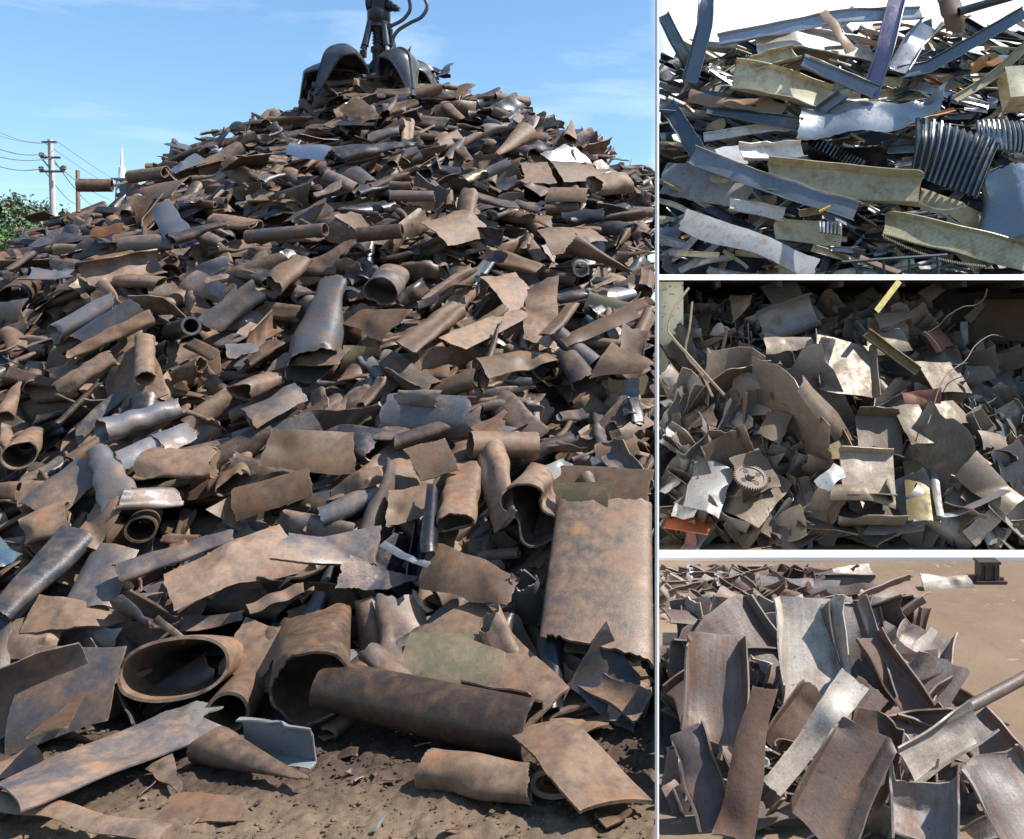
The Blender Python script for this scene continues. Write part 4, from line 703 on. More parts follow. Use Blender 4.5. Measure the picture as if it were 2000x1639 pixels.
topp('short speckled channel standing right of the purple profile', 1745, 165, 1790, 75, 34, 'galv', h=.35, dd=(-.4, -.3), lift=.5, name='speckled_channel')
topp('brown plate with a rusty face near the top right', 1855, 85, 1840, 20, 48, 'rust', 'plate', curl=.5, dd=(-.4, -.3), lift=.5, name='rusty_plate')
topp('dark round pipe slanting to the top right corner', 1860, 55, 2010, 12, 14, 'dk', 'tube', f0=0, f1=0, rag=0, amp=.1, dd=(-.4, -.4), lift=.6, name='dark_pipe', cat='pipe')
topp('long brown board under the cream tray at left', 1345, 200, 1535, 235, 30, 'rust', 'plate', curl=.5, dd=(-.3, -.4), name='brown_board')
topp('small ringed dark pipe coil at the left edge', 1300, 160, 1318, 148, 34, 'dk', 'tube', f0=0, f1=0, rag=0, amp=.1, dd=(-.5, .4), name='coiled_pipe', cat='pipe')
topp('twisted grey band left of the crumpled duct', 1380, 240, 1565, 265, 20, 'blue', h=.3, dd=(-.5, -.5), lift=.5, name='twisted_band', twist=.9)
topp('white narrow tray below the twisted band', 1375, 285, 1560, 255, 16, 'white', h=.4, dd=(-.4, -.4), name='narrow_tray')
topp('folded white tray with a raised right end, left of the bent cream tray', 1445, 330, 1560, 300, 30, 'white', h=.5, dd=(-.5, -.5), lift=.45, kink=.5, name='folded_tray')
topp('orange wood like bar lying above the bent cream tray', 1585, 342, 1680, 362, 16, 'orange', 'box', h=.6, dd=(-.5, -.5), lift=.4, name='orange_bar')
topp('orange pair of strips right of the white lamp tray', 1675, 98, 1730, 110, 9, 'orange', 'box', h=.5, dd=(-.5, -.5), lift=.4, name='orange_bar')
topp('cream crumpled tray below the white lamp tray', 1465, 155, 1545, 125, 26, 'cream', h=.5, amp=1.2, dd=(-.6, -.6), lift=.5, name='crumpled_tray')
topp('long cream edge strip rising to the right edge', 1850, 220, 2005, 125, 14, 'cream', h=.4, dd=(-.5, -.5), lift=.5, name='edge_strip')
topp('long grey channel crossing the upper right of the heap', 1745, 165, 1980, 120, 22, 'blue', h=.3, dd=(-.4, -.4), lift=.4, name='crossing_channel', bend=.04)
topp('cream louvre with small slots at bottom centre', 1515, 465, 1640, 475, 40, 'cream', h=.2, dd=(-.4, -.4), lift=.4, name='louvre_tray')
topp('silver ribbed grille on the louvre tray', 1596, 462, 1638, 466, 24, 'galv', 'corr', ribs=6, dd=(-.7, -.7), lift=.5, name='ribbed_grille', depth=.03)
topp('ribbed dark panel seen edge on below the crumpled duct', 1578, 290, 1680, 345, 24, 'dk', 'corr', ribs=16, dd=(-.4, -.4), lift=.4, name='ribbed_sheet', depth=.05)
topp('pale level channel in the lower left part', 1420, 415, 1525, 432, 22, 'white', h=.4, dd=(-.4, -.4), name='pale_channel')
topp('small white box tray in the left middle', 1398, 330, 1450, 320, 42, 'white', 'box', h=.5, dd=(-.4, -.4), name='box_tray')
def fill_top(n, liftr, sz):
    for _ in range(n):
        y = U(17.5, 22.2); x = U(.1, (2130 - CX) / FPX * y); z = float(h_top(x, y)); nr = normal(x, y, h_top) + rng.normal(0, .35, 3); w = rng.normal(-.05, .38)
        ax = np.array([math.cos(w), U(-.35, .35), math.sin(w)]); L = sz * float(np.exp(rng.normal(0, .35)))
        tn = rng.choice(list(TT), p=[.22, .15, .20, .20, .14, .01, .02, .06]); a = TT[tn]; pos = np.array([x, y, z]) + nr / np.linalg.norm(nr) * U(*liftr); R = frame(ax, nr); q = rng.random(); kw = dict(side=1, t=.014)
        m = globals()[a[2]]
        if q < .62: put('top', 'chan', pos, R, L, L * U(.045, .11), a[0], m, 'metal_profile', rng.choice(['metal profile', 'thin channel']), a[1], cat='metal profile', h=U(.2, .6), bend=U(-.14, .14), twist=U(-1.6, 1.6), folds=int(rng.integers(0, 3)), amp=.4, q=.8, **kw)
        elif q < .82: put('top', 'plate', pos, R, L * .6, L * U(.1, .25), a[0], m, 'sheet_offcut', rng.choice(['crumpled sheet', 'bent sheet']), a[1], cat='metal sheet', curl=U(.2, 1.4), creases=int(rng.integers(1, 4)), amp=2, q=.9, **kw)
        else: put('top', 'box', pos, R, L * .7, L * U(.06, .1), a[0], m, 'metal_tray', 'boxy tray', a[1], cat='metal tray', h=U(.3, .8), bend=U(-.1, .1), q=.8, **kw)
fill_top(330, (-.5, -.1), 2.1); fill_top(330, (-.2, .3), 1.6); fill_top(380, (0, .5), .9)
# ------------------------------------------------------------------ which pieces show, and how large (rays from the viewpoint of the photograph)
vo = 0; Vs = []; Fs = []; Id = []
for i, p in enumerate(pieces):
    Wv = p['V'] @ p['R'].T + p['pos']; Vs.append(Wv); Fs.append(p['F'] + vo); Id.append(np.full(len(p['F']), i)); vo += len(Wv)
VV, FF, II = np.concatenate(Vs), np.concatenate(Fs), np.concatenate(Id)
bvh = BVHTree.FromPolygons(VV.tolist(), FF.tolist())
cnt = np.zeros(len(pieces)); sx = np.zeros(len(pieces)); sy = np.zeros(len(pieces))
for py in range(4, 1639, 7):
    for px in range(4, 2000, 7):
        r = bvh.ray_cast(Vector((0, 0, CAMZ)), Vector(pix(px, py)))
        if r[0] is not None: i = II[r[2]]; cnt[i] += 1; sx[i] += px; sy[i] += py
del bvh
cx_, cy_ = sx / np.maximum(cnt, 1), sy / np.maximum(cnt, 1)
# ------------------------------------------------------------------ landmarks that labels may name
LM = dict(main=[(845, 1420, 'the long crimped pipe'), (940, 1540, 'the torn short pipe'), (500, 1510, 'the cone tube on the soil'), (560, 1452, 'the grey folded channel'), (450, 1400, 'the pipe stub'), (350, 1320, 'the big oval tube'),
    (620, 1280, 'the hanging tube'), (150, 1385, 'the shiny square plate'), (200, 1520, 'the grey folded plate'), (1190, 1530, 'the dished slab'), (1170, 1150, 'the huge upright tube'), (890, 1290, 'the olive sheet'),
    (920, 1145, 'the guitar pick plate'), (655, 1100, 'the layered plates'), (1050, 1010, 'the kidney tube'), (970, 970, 'the teardrop loop'), (850, 918, 'the thick edged plate'), (805, 995, 'the upright square plate'), (975, 888, 'the level half pipe'),
    (610, 900, 'the dark spotted plate'), (545, 978, 'the slanting tan plate'), (455, 1112, 'the tan wedge plate'), (345, 1105, 'the grey leaf tube'), (350, 925, 'the flattened brown tube'), (228, 945, 'the goblet tube'), (140, 960, 'the smooth grey plate'),
    (90, 1140, 'the dark polished tube'), (212, 1140, 'the two tone plate'), (285, 845, 'the long shiny tube'), (383, 652, 'the pale rimmed pipe end'), (640, 650, 'the fluted tube'), (745, 648, 'the diamond plate'), (835, 662, 'the open loop tube'),
    (952, 660, 'the cracked plate'), (1055, 640, 'the reddish plate'), (1020, 720, 'the long pointed plate'), (1175, 658, 'the bar plate'), (990, 588, 'the upright pale plate'), (575, 477, 'the long thin pipe'), (225, 660, 'the three side by side tubes'),
    (290, 725, 'the small upright tube'), (36, 592, 'the ringed tube mouth'), (190, 745, 'the bowed tube'), (52, 900, 'the round tube mouth'), (1088, 355, 'the two standing plates'), (1112, 398, 'the shell plate'), (1108, 255, 'the sharp horn'), (992, 300, 'the smooth cone'),
    (742, 312, 'the blue-black pointed tube'), (610, 318, 'the folded silver sheet'), (745, 478, 'the narrow pipe mouth'), (888, 463, 'the broad spotted plate'), (1112, 483, 'the fan plate'), (1132, 540, 'the white rimmed pipe'), (193, 374, 'the skyline pipe'),
    (290, 340, 'the mouthed skyline pipe'), (325, 390, 'the orange tan plate'), (223, 470, 'the bright orange plate'), (360, 468, 'the torn grey sheet'), (735, 140, 'the grab'), (520, 745, 'the dark gap'), (650, 120, 'the left grab claws')][:60],
  low=[(1450, 1255, 'the wide striped channel'), (1395, 1360, 'the curved web channel'), (1575, 1280, 'the cream channel'), (1665, 1300, 'the blue grey channel'), (1578, 1450, 'the cream strip'), (1640, 1540, 'the big brown channel'), (1450, 1510, 'the tall red blade'),
    (1775, 1590, 'the grey striped channel'), (1815, 1475, 'the worn cream channel'), (1950, 1570, 'the broad grey channel'), (1940, 1360, 'the bending round bar'), (1775, 1320, 'the flared channel'), (1320, 1380, 'the long beam'), (1660, 1125, 'the pale back plate'), (1845, 1148, 'the lone curved offcut'), (1490, 1140, 'the triangular back plate')],
  mid=[(1640, 730, 'the upright tan plate'), (1830, 750, 'the stained plate'), (1690, 935, 'the rimmed plate'), (1715, 862, 'the channel plate'), (1780, 842, 'the leaning spotted plate'), (1625, 880, 'the yellow channel'), (1385, 970, 'the pale blue sheet'),
    (1470, 1000, 'the sunlit curved plate'), (1465, 935, 'the gear wheel'), (1345, 1070, 'the orange plate'), (1705, 1040, 'the bottom box channel'), (1808, 985, 'the collar plate'), (1535, 640, 'the wave tube'), (1445, 605, 'the tan pyramid'), (1310, 660, 'the cream column'),
    (1535, 685, 'the wide triangular plate'), (1740, 700, 'the gold channel bar'), (1870, 885, 'the rusty rod'), (1930, 965, 'the torn tan plate'), (1890, 1040, 'the green strip'), (1735, 635, 'the pale triangle'), (1820, 675, 'the orange bracket'), (1960, 765, 'the grey green sheet')],
  top=[(1505, 390, 'the long duct band'), (1375, 90, 'the leaning blue channel'), (1730, 100, 'the purple profile'), (1585, 70, 'the top long channel'), (1590, 90, 'the white lamp tray'), (1520, 190, 'the upper cream tray'), (1640, 390, 'the bent cream tray'), (1870, 490, 'the curved cream tray'),
    (1350, 370, 'the smooth white panel'), (1460, 495, 'the weathered panel'), (1690, 248, 'the crumpled duct'), (1840, 325, 'the ribbed duct'), (1962, 410, 'the crushed duct'), (1978, 192, 'the cabinet end'), (1630, 175, 'the slanting channel'), (1768, 120, 'the speckled channel'),
    (1850, 50, 'the rusty top plate'), (1940, 30, 'the dark corner pipe'), (1300, 155, 'the coiled pipe'), (1470, 252, 'the twisted band'), (1635, 352, 'the orange bar'), (1575, 470, 'the louvre tray'), (1500, 315, 'the folded white tray')])
GR = dict(main='rusty steel offcuts piled in the big heap', low='steel channels and plates of the yard heap', mid='sheet scrap piled in the open shed', top='light metal profiles of the tall heap')
used = set()
def where(px, py, l):
    dx, dy = px - l[0], py - l[1]; s = []
    if abs(dy) > .42 * abs(dx): s.append('above' if dy < 0 else 'below')
    if abs(dx) > .42 * abs(dy): s.append('left of' if dx < 0 else 'right of')
    d = math.hypot(dx, dy); pre = 'just ' if d < 70 else ('' if d < 150 else 'well ')
    if len(s) == 2: return pre + s[0] + ' and ' + s[1] + ' ' + l[2]
    return pre + s[0] + ' ' + l[2]
def autolabel(p, i):
    sz = cnt[i] * 49; big = 'large' if sz > 5200 else ('' if sz > 1500 else 'small'); base = ' '.join(w for w in (big, p['tone'], p['words']) if w)
    ls = sorted(LM[p['heap']], key=lambda l: math.hypot(cx_[i] - l[0], cy_[i] - l[1]))
    for l in ls[:4]:
        s = base + ' ' + where(cx_[i], cy_[i], l)
        if s not in used: used.add(s); return s
    for a in range(5):
        for b in range(a + 1, 6):
            s = base + ' between ' + ls[a][2] + ' and ' + ls[b][2]
            if s not in used: used.add(s); return s
    for a in range(12):
        s = 'farther ' + base + ' ' + where(cx_[i], cy_[i], ls[a])
        if s not in used: used.add(s); return s
    return base + ' ' + where(cx_[i], cy_[i], ls[0])
LIM = dict(main=300, low=95, mid=230, top=200)
chosen = set(i for i, p in enumerate(pieces) if p['label'])
for hp, lim in LIM.items():
    ids = [i for i, p in enumerate(pieces) if p['heap'] == hp and not p['label'] and cnt[i] >= 3]; ids.sort(key=lambda i: -cnt[i]); chosen |= set(ids[:lim])
CATS = dict(crushed_tube='crushed tube', pipe_offcut='pipe offcut', tapered_tube='pointed tube', split_tube='split tube', bent_plate='bent plate', plate_strip='plate strip')
for i in sorted(chosen):
    p = pieces[i]; o = mk(p['name'], p['V'], p['F'], p['mat'], seed=p['seed'], tint=p['tint'], sharp=26 if 'plate' in p['name'] or 'sheet' in p['name'] or p['heap'] == 'top' else 42)
    o.matrix_world = Matrix.Translation(Vector(p['pos'])) @ Matrix(p['R'].tolist()).to_4x4()
    tag(o, p['label'] or autolabel(p, i), p['cat'] or CATS.get(p['name'], p['name'].replace('_', ' ')), GR[p['heap']])
STN = dict(main=('packed_scrap', 'countless small rusty tube and plate offcuts packed in the gaps of the big heap'), low=('packed_channel_scrap', 'small brown channel offcuts packed in the gaps of the yard heap'),
           mid=('packed_sheet_scrap', 'small torn sheet offcuts packed in the gaps of the shed heap'), top=('packed_profile_scrap', 'thin metal profiles and strips packed in the gaps of the tall light metal heap'))
def core(h, x0, x1, y0, y1, st, dz):
    X, Y = np.meshgrid(np.arange(x0, x1, st), np.arange(y0, y1, st)); Z = h(X, Y) - dz; nx = X.shape[1]; ny = X.shape[0]
    I = np.arange(nx * ny).reshape(ny, nx); F = np.stack([I[:-1, :-1].ravel(), I[:-1, 1:].ravel(), I[1:, 1:].ravel(), I[1:, :-1].ravel()], 1)
    V = np.stack([X.ravel(), Y.ravel(), Z.ravel()], 1); k = (V[F][:, :, 2] > -dz + .01).any(1) ; return V, F[k]
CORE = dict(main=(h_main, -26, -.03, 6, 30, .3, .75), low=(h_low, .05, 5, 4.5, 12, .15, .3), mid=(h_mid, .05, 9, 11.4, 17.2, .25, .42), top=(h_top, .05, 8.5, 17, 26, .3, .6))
for hp in CORE:
    Vl, Fl, sd, tn, mi, mats, o_ = [], [], [], [], [], [], 0
    V, F = core(*CORE[hp]); Vl.append(V); Fl.append(F); sd.append(np.zeros(len(V))); tn.append(np.tile((.018, .016, .015, -.6), (len(V), 1))); base = {'main': M_RUST, 'low': M_BEAM, 'mid': M_SHEET, 'top': M_PAINT}[hp]; mats.append(base); mi.append(np.zeros(len(F))); o_ = len(V)  # near-black core: the shade in the gaps is painted into its colour
    for i, p in enumerate(pieces):
        if p['heap'] != hp or i in chosen: continue
        if p['mat'] not in mats: mats.append(p['mat'])
        Wv = p['V'] @ p['R'].T + p['pos']; Vl.append(Wv); Fl.append(p['F'] + o_); o_ += len(Wv); sd.append(np.full(len(Wv), p['seed'])); tn.append(np.tile(p['tint'], (len(Wv), 1))); mi.append(np.full(len(p['F']), mats.index(p['mat'])))
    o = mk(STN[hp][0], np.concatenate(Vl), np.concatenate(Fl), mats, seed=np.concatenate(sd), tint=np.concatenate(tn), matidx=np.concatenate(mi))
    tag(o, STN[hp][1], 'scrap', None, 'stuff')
# ------------------------------------------------------------------ ground
def vnoise(X, Y, sc, seed):
    r = np.random.default_rng(seed); n = 256; G = r.uniform(-1, 1, (n, n)); x, y = X * sc, Y * sc; i, j = np.floor(x).astype(int), np.floor(y).astype(int); a, b = sm(x - i), sm(y - j)
    g = lambda p, q: G[p % n, q % n]
    return (g(i, j) * (1 - a) + g(i + 1, j) * a) * (1 - b) + (g(i, j + 1) * (1 - a) + g(i + 1, j + 1) * a) * b
xs = np.concatenate([-np.geomspace(3000, 6, 26), np.arange(-5.9, .0, .022), [.0, .02], np.arange(.06, 5, .12), np.geomspace(5, 3000, 26)])
ys = np.concatenate([-np.geomspace(600, 2, 12), np.arange(-1.5, 4.4, .5), np.arange(4.5, 7.4, .022), np.arange(7.5, 13, .15), np.geomspace(13, 4000, 30)])
X, Y = np.meshgrid(xs, ys)
left = (X < 0) & (Y > 4.4) & (Y < 7.6) & (X > -6)
cl = .034 * vnoise(X, Y, 2.1, 1) + .024 * vnoise(X, Y, 6, 2) + .018 * vnoise(X, Y, 14, 3) + .02 * np.abs(vnoise(X, Y, 26, 4))
Z = np.where(left, cl - .02, .008 * vnoise(X, Y, 1.2, 5) * (np.abs(X) < 12) - .012)
ny, nx = X.shape; I = np.arange(nx * ny).reshape(ny, nx)
F = np.stack([I[:-1, :-1].ravel(), I[:-1, 1:].ravel(), I[1:, 1:].ravel(), I[1:, :-1].ravel()], 1)
tag(mk('ground', np.stack([X.ravel(), Y.ravel(), Z.ravel()], 1), F, M_SOIL, sharp=180), kind='structure')
# loose clods and stones on the soil in front of the heap
def clods():
    r = np.random.default_rng(77); t = (1 + 5 ** .5) / 2
    B = np.array([(-1, t, 0), (1, t, 0), (-1, -t, 0), (1, -t, 0), (0, -1, t), (0, 1, t), (0, -1, -t), (0, 1, -t), (t, 0, -1), (t, 0, 1), (-t, 0, -1), (-t, 0, 1)]) / 1.9
    Fi = np.array([(0,11,5),(0,5,1),(0,1,7),(0,7,10),(0,10,11),(1,5,9),(5,11,4),(11,10,2),(10,7,6),(7,1,8),(3,9,4),(3,4,2),(3,2,6),(3,6,8),(3,8,9),(4,9,5),(2,4,11),(6,2,10),(8,6,7),(9,8,1)])
    V, F = [], []
    for k in range(6000):
        x, y = r.uniform(-5.6, -.05), 4.7 + 2.6 * r.uniform() ; s = .004 + .016 * r.uniform() ** 3 + (.014 * r.uniform() if r.uniform() < .03 else 0)
        q = B * r.uniform(.6, 1.2, (12, 1)) * s * np.array([r.uniform(.8, 1.5), r.uniform(.8, 1.5), r.uniform(.5, .9)]); a = r.uniform(0, 6); q = q @ np.array([[math.cos(a), -math.sin(a), 0], [math.sin(a), math.cos(a), 0], [0, 0, 1]])
        g = float(np.interp(0, [0], [0])); z = .030 * vnoise(x, y, 2.1, 1) + .020 * vnoise(x, y, 6, 2)
        V.append(q + np.array([x, y, z - .015 + s * .4])); F.append(Fi + 12 * k)
    tag(mk('soil_clods', np.concatenate(V), np.concatenate(F), M_SOIL, sharp=30), 'loose clods and small stones on the soil in front of the heap', 'soil clods', None, 'stuff')
_vc = {}
def vnoise(X, Y, sc, seed):
    if seed not in _vc: _vc[seed] = np.random.default_rng(seed).uniform(-1, 1, (256, 256))
    G = _vc[seed]; x, y = X * sc, Y * sc; i, j = int(math.floor(x)), int(math.floor(y)); a, b = float(sm(x - i)), float(sm(y - j))
    return (G[i % 256, j % 256] * (1 - a) + G[(i + 1) % 256, j % 256] * a) * (1 - b) + (G[i % 256, (j + 1) % 256] * (1 - a) + G[(i + 1) % 256, (j + 1) % 256] * a) * b
clods()
# ------------------------------------------------------------------ added white dividers between the views: sheet partition, slim mast, kerb
yy = np.arange(6.35, 24, .35); top = np.array([max(float(h_main(-.1, y)), float(h_top(.2, y)) if y > 17 else 0, .05) for y in yy]) + .06
V = []; 
for y, z in zip(yy, top):
    for x in (-.009, .009):
        V += [(x, y, -.1), (x, y, z)]
Fq = []
for i in range(len(yy) - 1):
    a = i * 4; b = a + 4; Fq += [(a, b, b + 1, a + 1), (a + 2, a + 3, b + 3, b + 2), (a + 1, b + 1, b + 3, a + 3)]
Fq += [(0, 1, 3, 2), (len(V) - 4, len(V) - 2, len(V) - 1, len(V) - 3)]
tag(mk('divider_wall', V, Fq, M_WHITE), 'added thin white sheet divider wall between the rusty heap and the right hand yard', 'wall')  # added divider; top follows the heap so it casts little shadow there
m = MB().tube([(0, 4.6, -.1), (0, 4.6, 5.6)], .0105, 12).build('mast', M_WHITE); tag(m, 'added slim white divider mast standing upright in front of the partition', 'mast')  # added divider line between the views, slim to keep its shadow thin
kb = MB().box((4.6, 11.415, .012), (9.14, .36, .05)).build('kerb', M_WHITE); tag(kb, 'added low white divider kerb across the floor in front of the open shed', 'kerb')  # added divider strip, kept low so its top shows white in the sun
# ------------------------------------------------------------------ open shed
sh = empty('open_shed', (4.6, 15.5, 0), 'dark open fronted shed with a white roof edge over the sheet scrap heap', 'shed')
def at(o, b): b.v = [tuple(Vector(v) - o.location) for v in b.v]; return b
zb = 3 + (CY - 547) / FPX * 14; zt = 3 + (CY - 536) / FPX * 14
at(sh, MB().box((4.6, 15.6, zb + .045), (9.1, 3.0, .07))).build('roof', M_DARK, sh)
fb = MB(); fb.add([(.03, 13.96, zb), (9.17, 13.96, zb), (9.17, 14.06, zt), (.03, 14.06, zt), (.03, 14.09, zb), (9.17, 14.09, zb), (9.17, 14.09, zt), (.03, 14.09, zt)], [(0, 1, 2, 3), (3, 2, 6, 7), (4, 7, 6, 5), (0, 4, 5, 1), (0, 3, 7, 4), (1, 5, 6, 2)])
at(sh, fb).build('divider_flashing', M_WHITE, sh)  # added white divider line, slanted to catch the sun
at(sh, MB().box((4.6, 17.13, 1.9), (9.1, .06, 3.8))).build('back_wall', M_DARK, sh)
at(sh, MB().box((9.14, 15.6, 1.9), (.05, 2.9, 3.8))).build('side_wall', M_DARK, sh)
rb = MB()
for k in range(9): rb.box((1 + k, 15.6, zb - .04), (.08, 2.9, .12))
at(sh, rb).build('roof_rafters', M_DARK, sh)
at(sh, MB().box((.235, 14.3, zb / 2 - .01), (.39, .3, zb - .02))).build('column', M_COL, sh)
at(sh, MB().box((8.9, 14.3, zb / 2 - .01), (.3, .3, zb - .02))).build('column', M_COL, sh)
bd = MB().box((7.0, 17.07, 2.9), (1.6, .03, 1.2)).box((7.05, 17.04, 3.48), (1.7, .04, .14)); tag(bd.build('wall_board', M_CARD), 'dull brown board fixed on the dark back wall at the right of the shed', 'board')
for k in range(6):
    xx, zz = 6.05 + (k % 3) * .42, 1.9 + (k // 3) * .46
    t = MB().box((xx, 16.6, zz), (.38, .38, .05)).box((xx, 16.6, zz + .36), (.38, .38, .05))
    for a in (-.16, .16):
        for b in (-.16, .16): t.box((xx + a, 16.6 + b, zz + .18), (.05, .05, .32))
    t.box((xx, 16.44, zz + .18), (.36, .02, .14))
    c = t.build('crate', M_DARK); tag(c, 'dim dark crate stacked by the back wall behind the shed heap, %s row' % ('lower' if k < 3 else 'upper'), 'crate', 'dark crates behind the shed heap')
pl = MB().box((6.47, 16.6, .93), (1.3, .5, 1.86)); tag(pl.build('crate_plinth', M_DARK), 'dark block under the crates at the back of the shed', 'plinth')
def P3(px, py, d): return Vector(((px - CX) / FPX * d, d, CAMZ + (CY - py) / FPX * d))
def wire(name, pts, d, r, mat, label, cat, n=10, dz=0):
    ds = d if isinstance(d, (list, tuple)) else [d] * len(pts)
    return tag(MB().tube(spline([P3(x, y, q) for (x, y), q in zip(pts, ds)], n), r, 6).build(name, mat), label, cat)
wire('bent_rod', [(1345, 563), (1318, 600), (1305, 640), (1314, 660), (1350, 700), (1390, 745), (1415, 772)], [13.9, 13.6, 13.4, 13.3, 13.0, 12.7, 12.4], .022, M_WIRE, 'bent rusty rod curving in front of the cream column', 'rod')
wire('rusty_rod', [(1352, 590), (1347, 640), (1340, 690), (1370, 730), (1392, 775)], [13.8, 13.5, 13.3, 12.9, 12.4], .018, M_WIRE, 'thinner rusty rod right of the bent rod by the cream column', 'rod')
wire('thin_wire', [(1928, 564), (1922, 583), (1905, 596), (1880, 600), (1850, 618), (1835, 635), (1812, 650)], 13.9, .009, M_WIRE, 'thin curling wire rising against the dark at the upper right of the shed', 'wire')
wire('thin_wire', [(1958, 658), (1935, 655), (1905, 675), (1885, 705), (1850, 730), (1832, 765), (1822, 800), (1812, 828)], [14, 13.8, 13.5, 13.2, 12.9, 12.7, 12.5, 12.3], .008, M_WIRE, 'long thin wire looping down across the stained plate', 'wire')
s = MB(); a, b = P3(1757, 549, 13.9), P3(1712, 608, 13.6); d = (b - a).normalized(); sdv = Vector((d.z, 0, -d.x)) * .05
s.add([a - sdv, a + sdv, b + sdv, b - sdv] + [v + Vector((0, .02, 0)) for v in (a - sdv, a + sdv, b + sdv, b - sdv)], [(0, 1, 2, 3), (7, 6, 5, 4), (0, 4, 5, 1), (1, 5, 6, 2), (2, 6, 7, 3), (3, 7, 4, 0)])
tag(s.build('yellow_strip', plain('yellow_paint', (.45, .36, .1), .5)), 'yellow flat strip leaning up to the roof edge over the shed heap', 'strip')
# gear wheel
def gear():
    c = P3(1466, 935, 12.0); g = MB(); nT = 40; prof = []
    for k in range(nT * 4):
        w = 2 * math.pi * k / (nT * 4); r = .265 if k % 4 in (0, 1) else .235; prof.append((r * math.cos(w), r * math.sin(w)))
    n = len(prof); vs = [(x, y, 0) for x, y in prof] + [(x, y, .045) for x, y in prof] + [(.2 * math.cos(2 * math.pi * k / n), .2 * math.sin(2 * math.pi * k / n), .045) for k in range(n)] + [(.195 * math.cos(2 * math.pi * k / n), .195 * math.sin(2 * math.pi * k / n), .03) for k in range(n)]
    fs = [(k, (k + 1) % n, n + (k + 1) % n, n + k) for k in range(n)] + [(n + k, n + (k + 1) % n, 2 * n + (k + 1) % n, 2 * n + k) for k in range(n)] + [(2 * n + k, 2 * n + (k + 1) % n, 3 * n + (k + 1) % n, 3 * n + k) for k in range(n)] + [tuple(3 * n + k for k in range(n)), tuple(reversed(range(n)))]
    g.add(vs, fs)
    e = empty('gear_wheel', c, 'round toothed gear wheel with hub and four holes on the shed heap', 'gear wheel')
    e.scale = (.92, .92, .92); e.rotation_euler = (rad(35), rad(6), rad(8))
    gm = plain('gear_steel', (.13, .10, .075), .6, .3, .3, 20, .4)
    g.build('toothed_disc', gm, e)
    MB().lathe((0, 0, .03), [(0.001, .07), (.05, .07), (.055, .06), (.055, .02), (.085, .02), (.085, 0)], 20).build('hub', gm, e)
    for k in range(4):
        w = k * math.pi / 2 + .5; MB().lathe((.135 * math.cos(w), .135 * math.sin(w), .0315), [(.0001, .001), (.033, .001), (.036, .004), (.042, .004), (.042, 0)], 16).build('hole', M_BLACK, e)  # solid black discs paint the dark inside of the four holes
gear()
# small bits on the tall heap
def zig(x0, y0, x1, y1, d, n, amp):
    out = []
    for k in range(n):
        t = k / (n - 1); out.append(P3(x0 + (x1 - x0) * t, y0 + (y1 - y0) * t + 12 * math.sin(t * 3.1) + amp * (1 if k % 2 else -1), d + .03 * (1 if k % 2 else -1)))
    return out
m = MB().tube(zig(1725, 462, 1925, 520, 17.2, 90, 2.5), .014, 5).build('coiled_wire', plain('cream_cord', (.5, .45, .33))); tag(m, 'cream coiled wire trailing over the lower right of the light metal heap', 'wire')
m = MB().tube(zig(1795, 395, 1885, 402, 17.6, 50, 2.2), .012, 5).build('coiled_wire', plain('cream_cord_short', (.45, .4, .28))); tag(m, 'short coiled wire right of the bent cream tray', 'wire')
m = MB().tube([P3(1600, 414, 17.2), P3(1622, 403, 17.2)], .03, 10).build('yellow_fuse', plain('yellow_plastic', (.65, .42, .03))); tag(m, 'small yellow cylinder on the long duct band', 'fuse')
fr = MB(); fr.tube([P3(1645, 512, 17.0), P3(1850, 498, 17.0)], .035, 6)
for px in (1672, 1725, 1775, 1830): fr.tube([P3(px, 511 - (px - 1645) * .07, 17.0), P3(px + 4, 560, 17.05)], .028, 6)
tag(fr.build('railing', plain('dark_green_paint', (.03, .06, .065))), 'dark green railing at the bottom of the light metal heap above the roof', 'railing')
# yard: post stub, swarf
pb = Vector(P3(1937, 1142, 10.2)) + Vector((0, .15, 0)); dp = MB().box((pb.x, pb.y, .01), (.36, .32, .03))
dp.box((pb.x, pb.y, .125), (.22, .2, .21)).box((pb.x, pb.y, .225), (.25, .23, .03)).box((pb.x - .05, pb.y - .11, .12), (.03, .04, .18)).box((pb.x + .06, pb.y - .11, .12), (.03, .04, .18)).box((pb.x - .14, pb.y - .1, .04), (.03, .03, .04)).box((pb.x + .14, pb.y - .1, .04), (.03, .03, .04)); tag(dp.build('post_stub', plain('oily_brown_steel', (.06, .045, .038), .5, .3, .4, 9, .5)), 'squat dark steel post on the bare floor at the top right of the yard', 'post')
for k, (px, py, dd_, lab) in enumerate([(1490, 1475, 5.2, 'bright white curl of swarf beside the tall blade'), (1402, 1145, 8.6, 'bright white curl of swarf at the back left of the yard heap'), (1350, 1130, 8.7, 'second white curl of swarf further left at the back of the yard heap')]):
    r = np.random.default_rng(k); pts = []; q = P3(px, py - 30, dd_ - .1)
    for j in range(12): pts.append(tuple(q + Vector((math.sin(j * 2.1) * .022 + r.uniform(-.03, .03), r.uniform(-.03, .03), -j * .014 + r.uniform(-.015, .015)))))
    tag(MB().tube(spline(pts, 5), .006, 6).build('metal_swarf', M_SILV), lab, 'swarf')
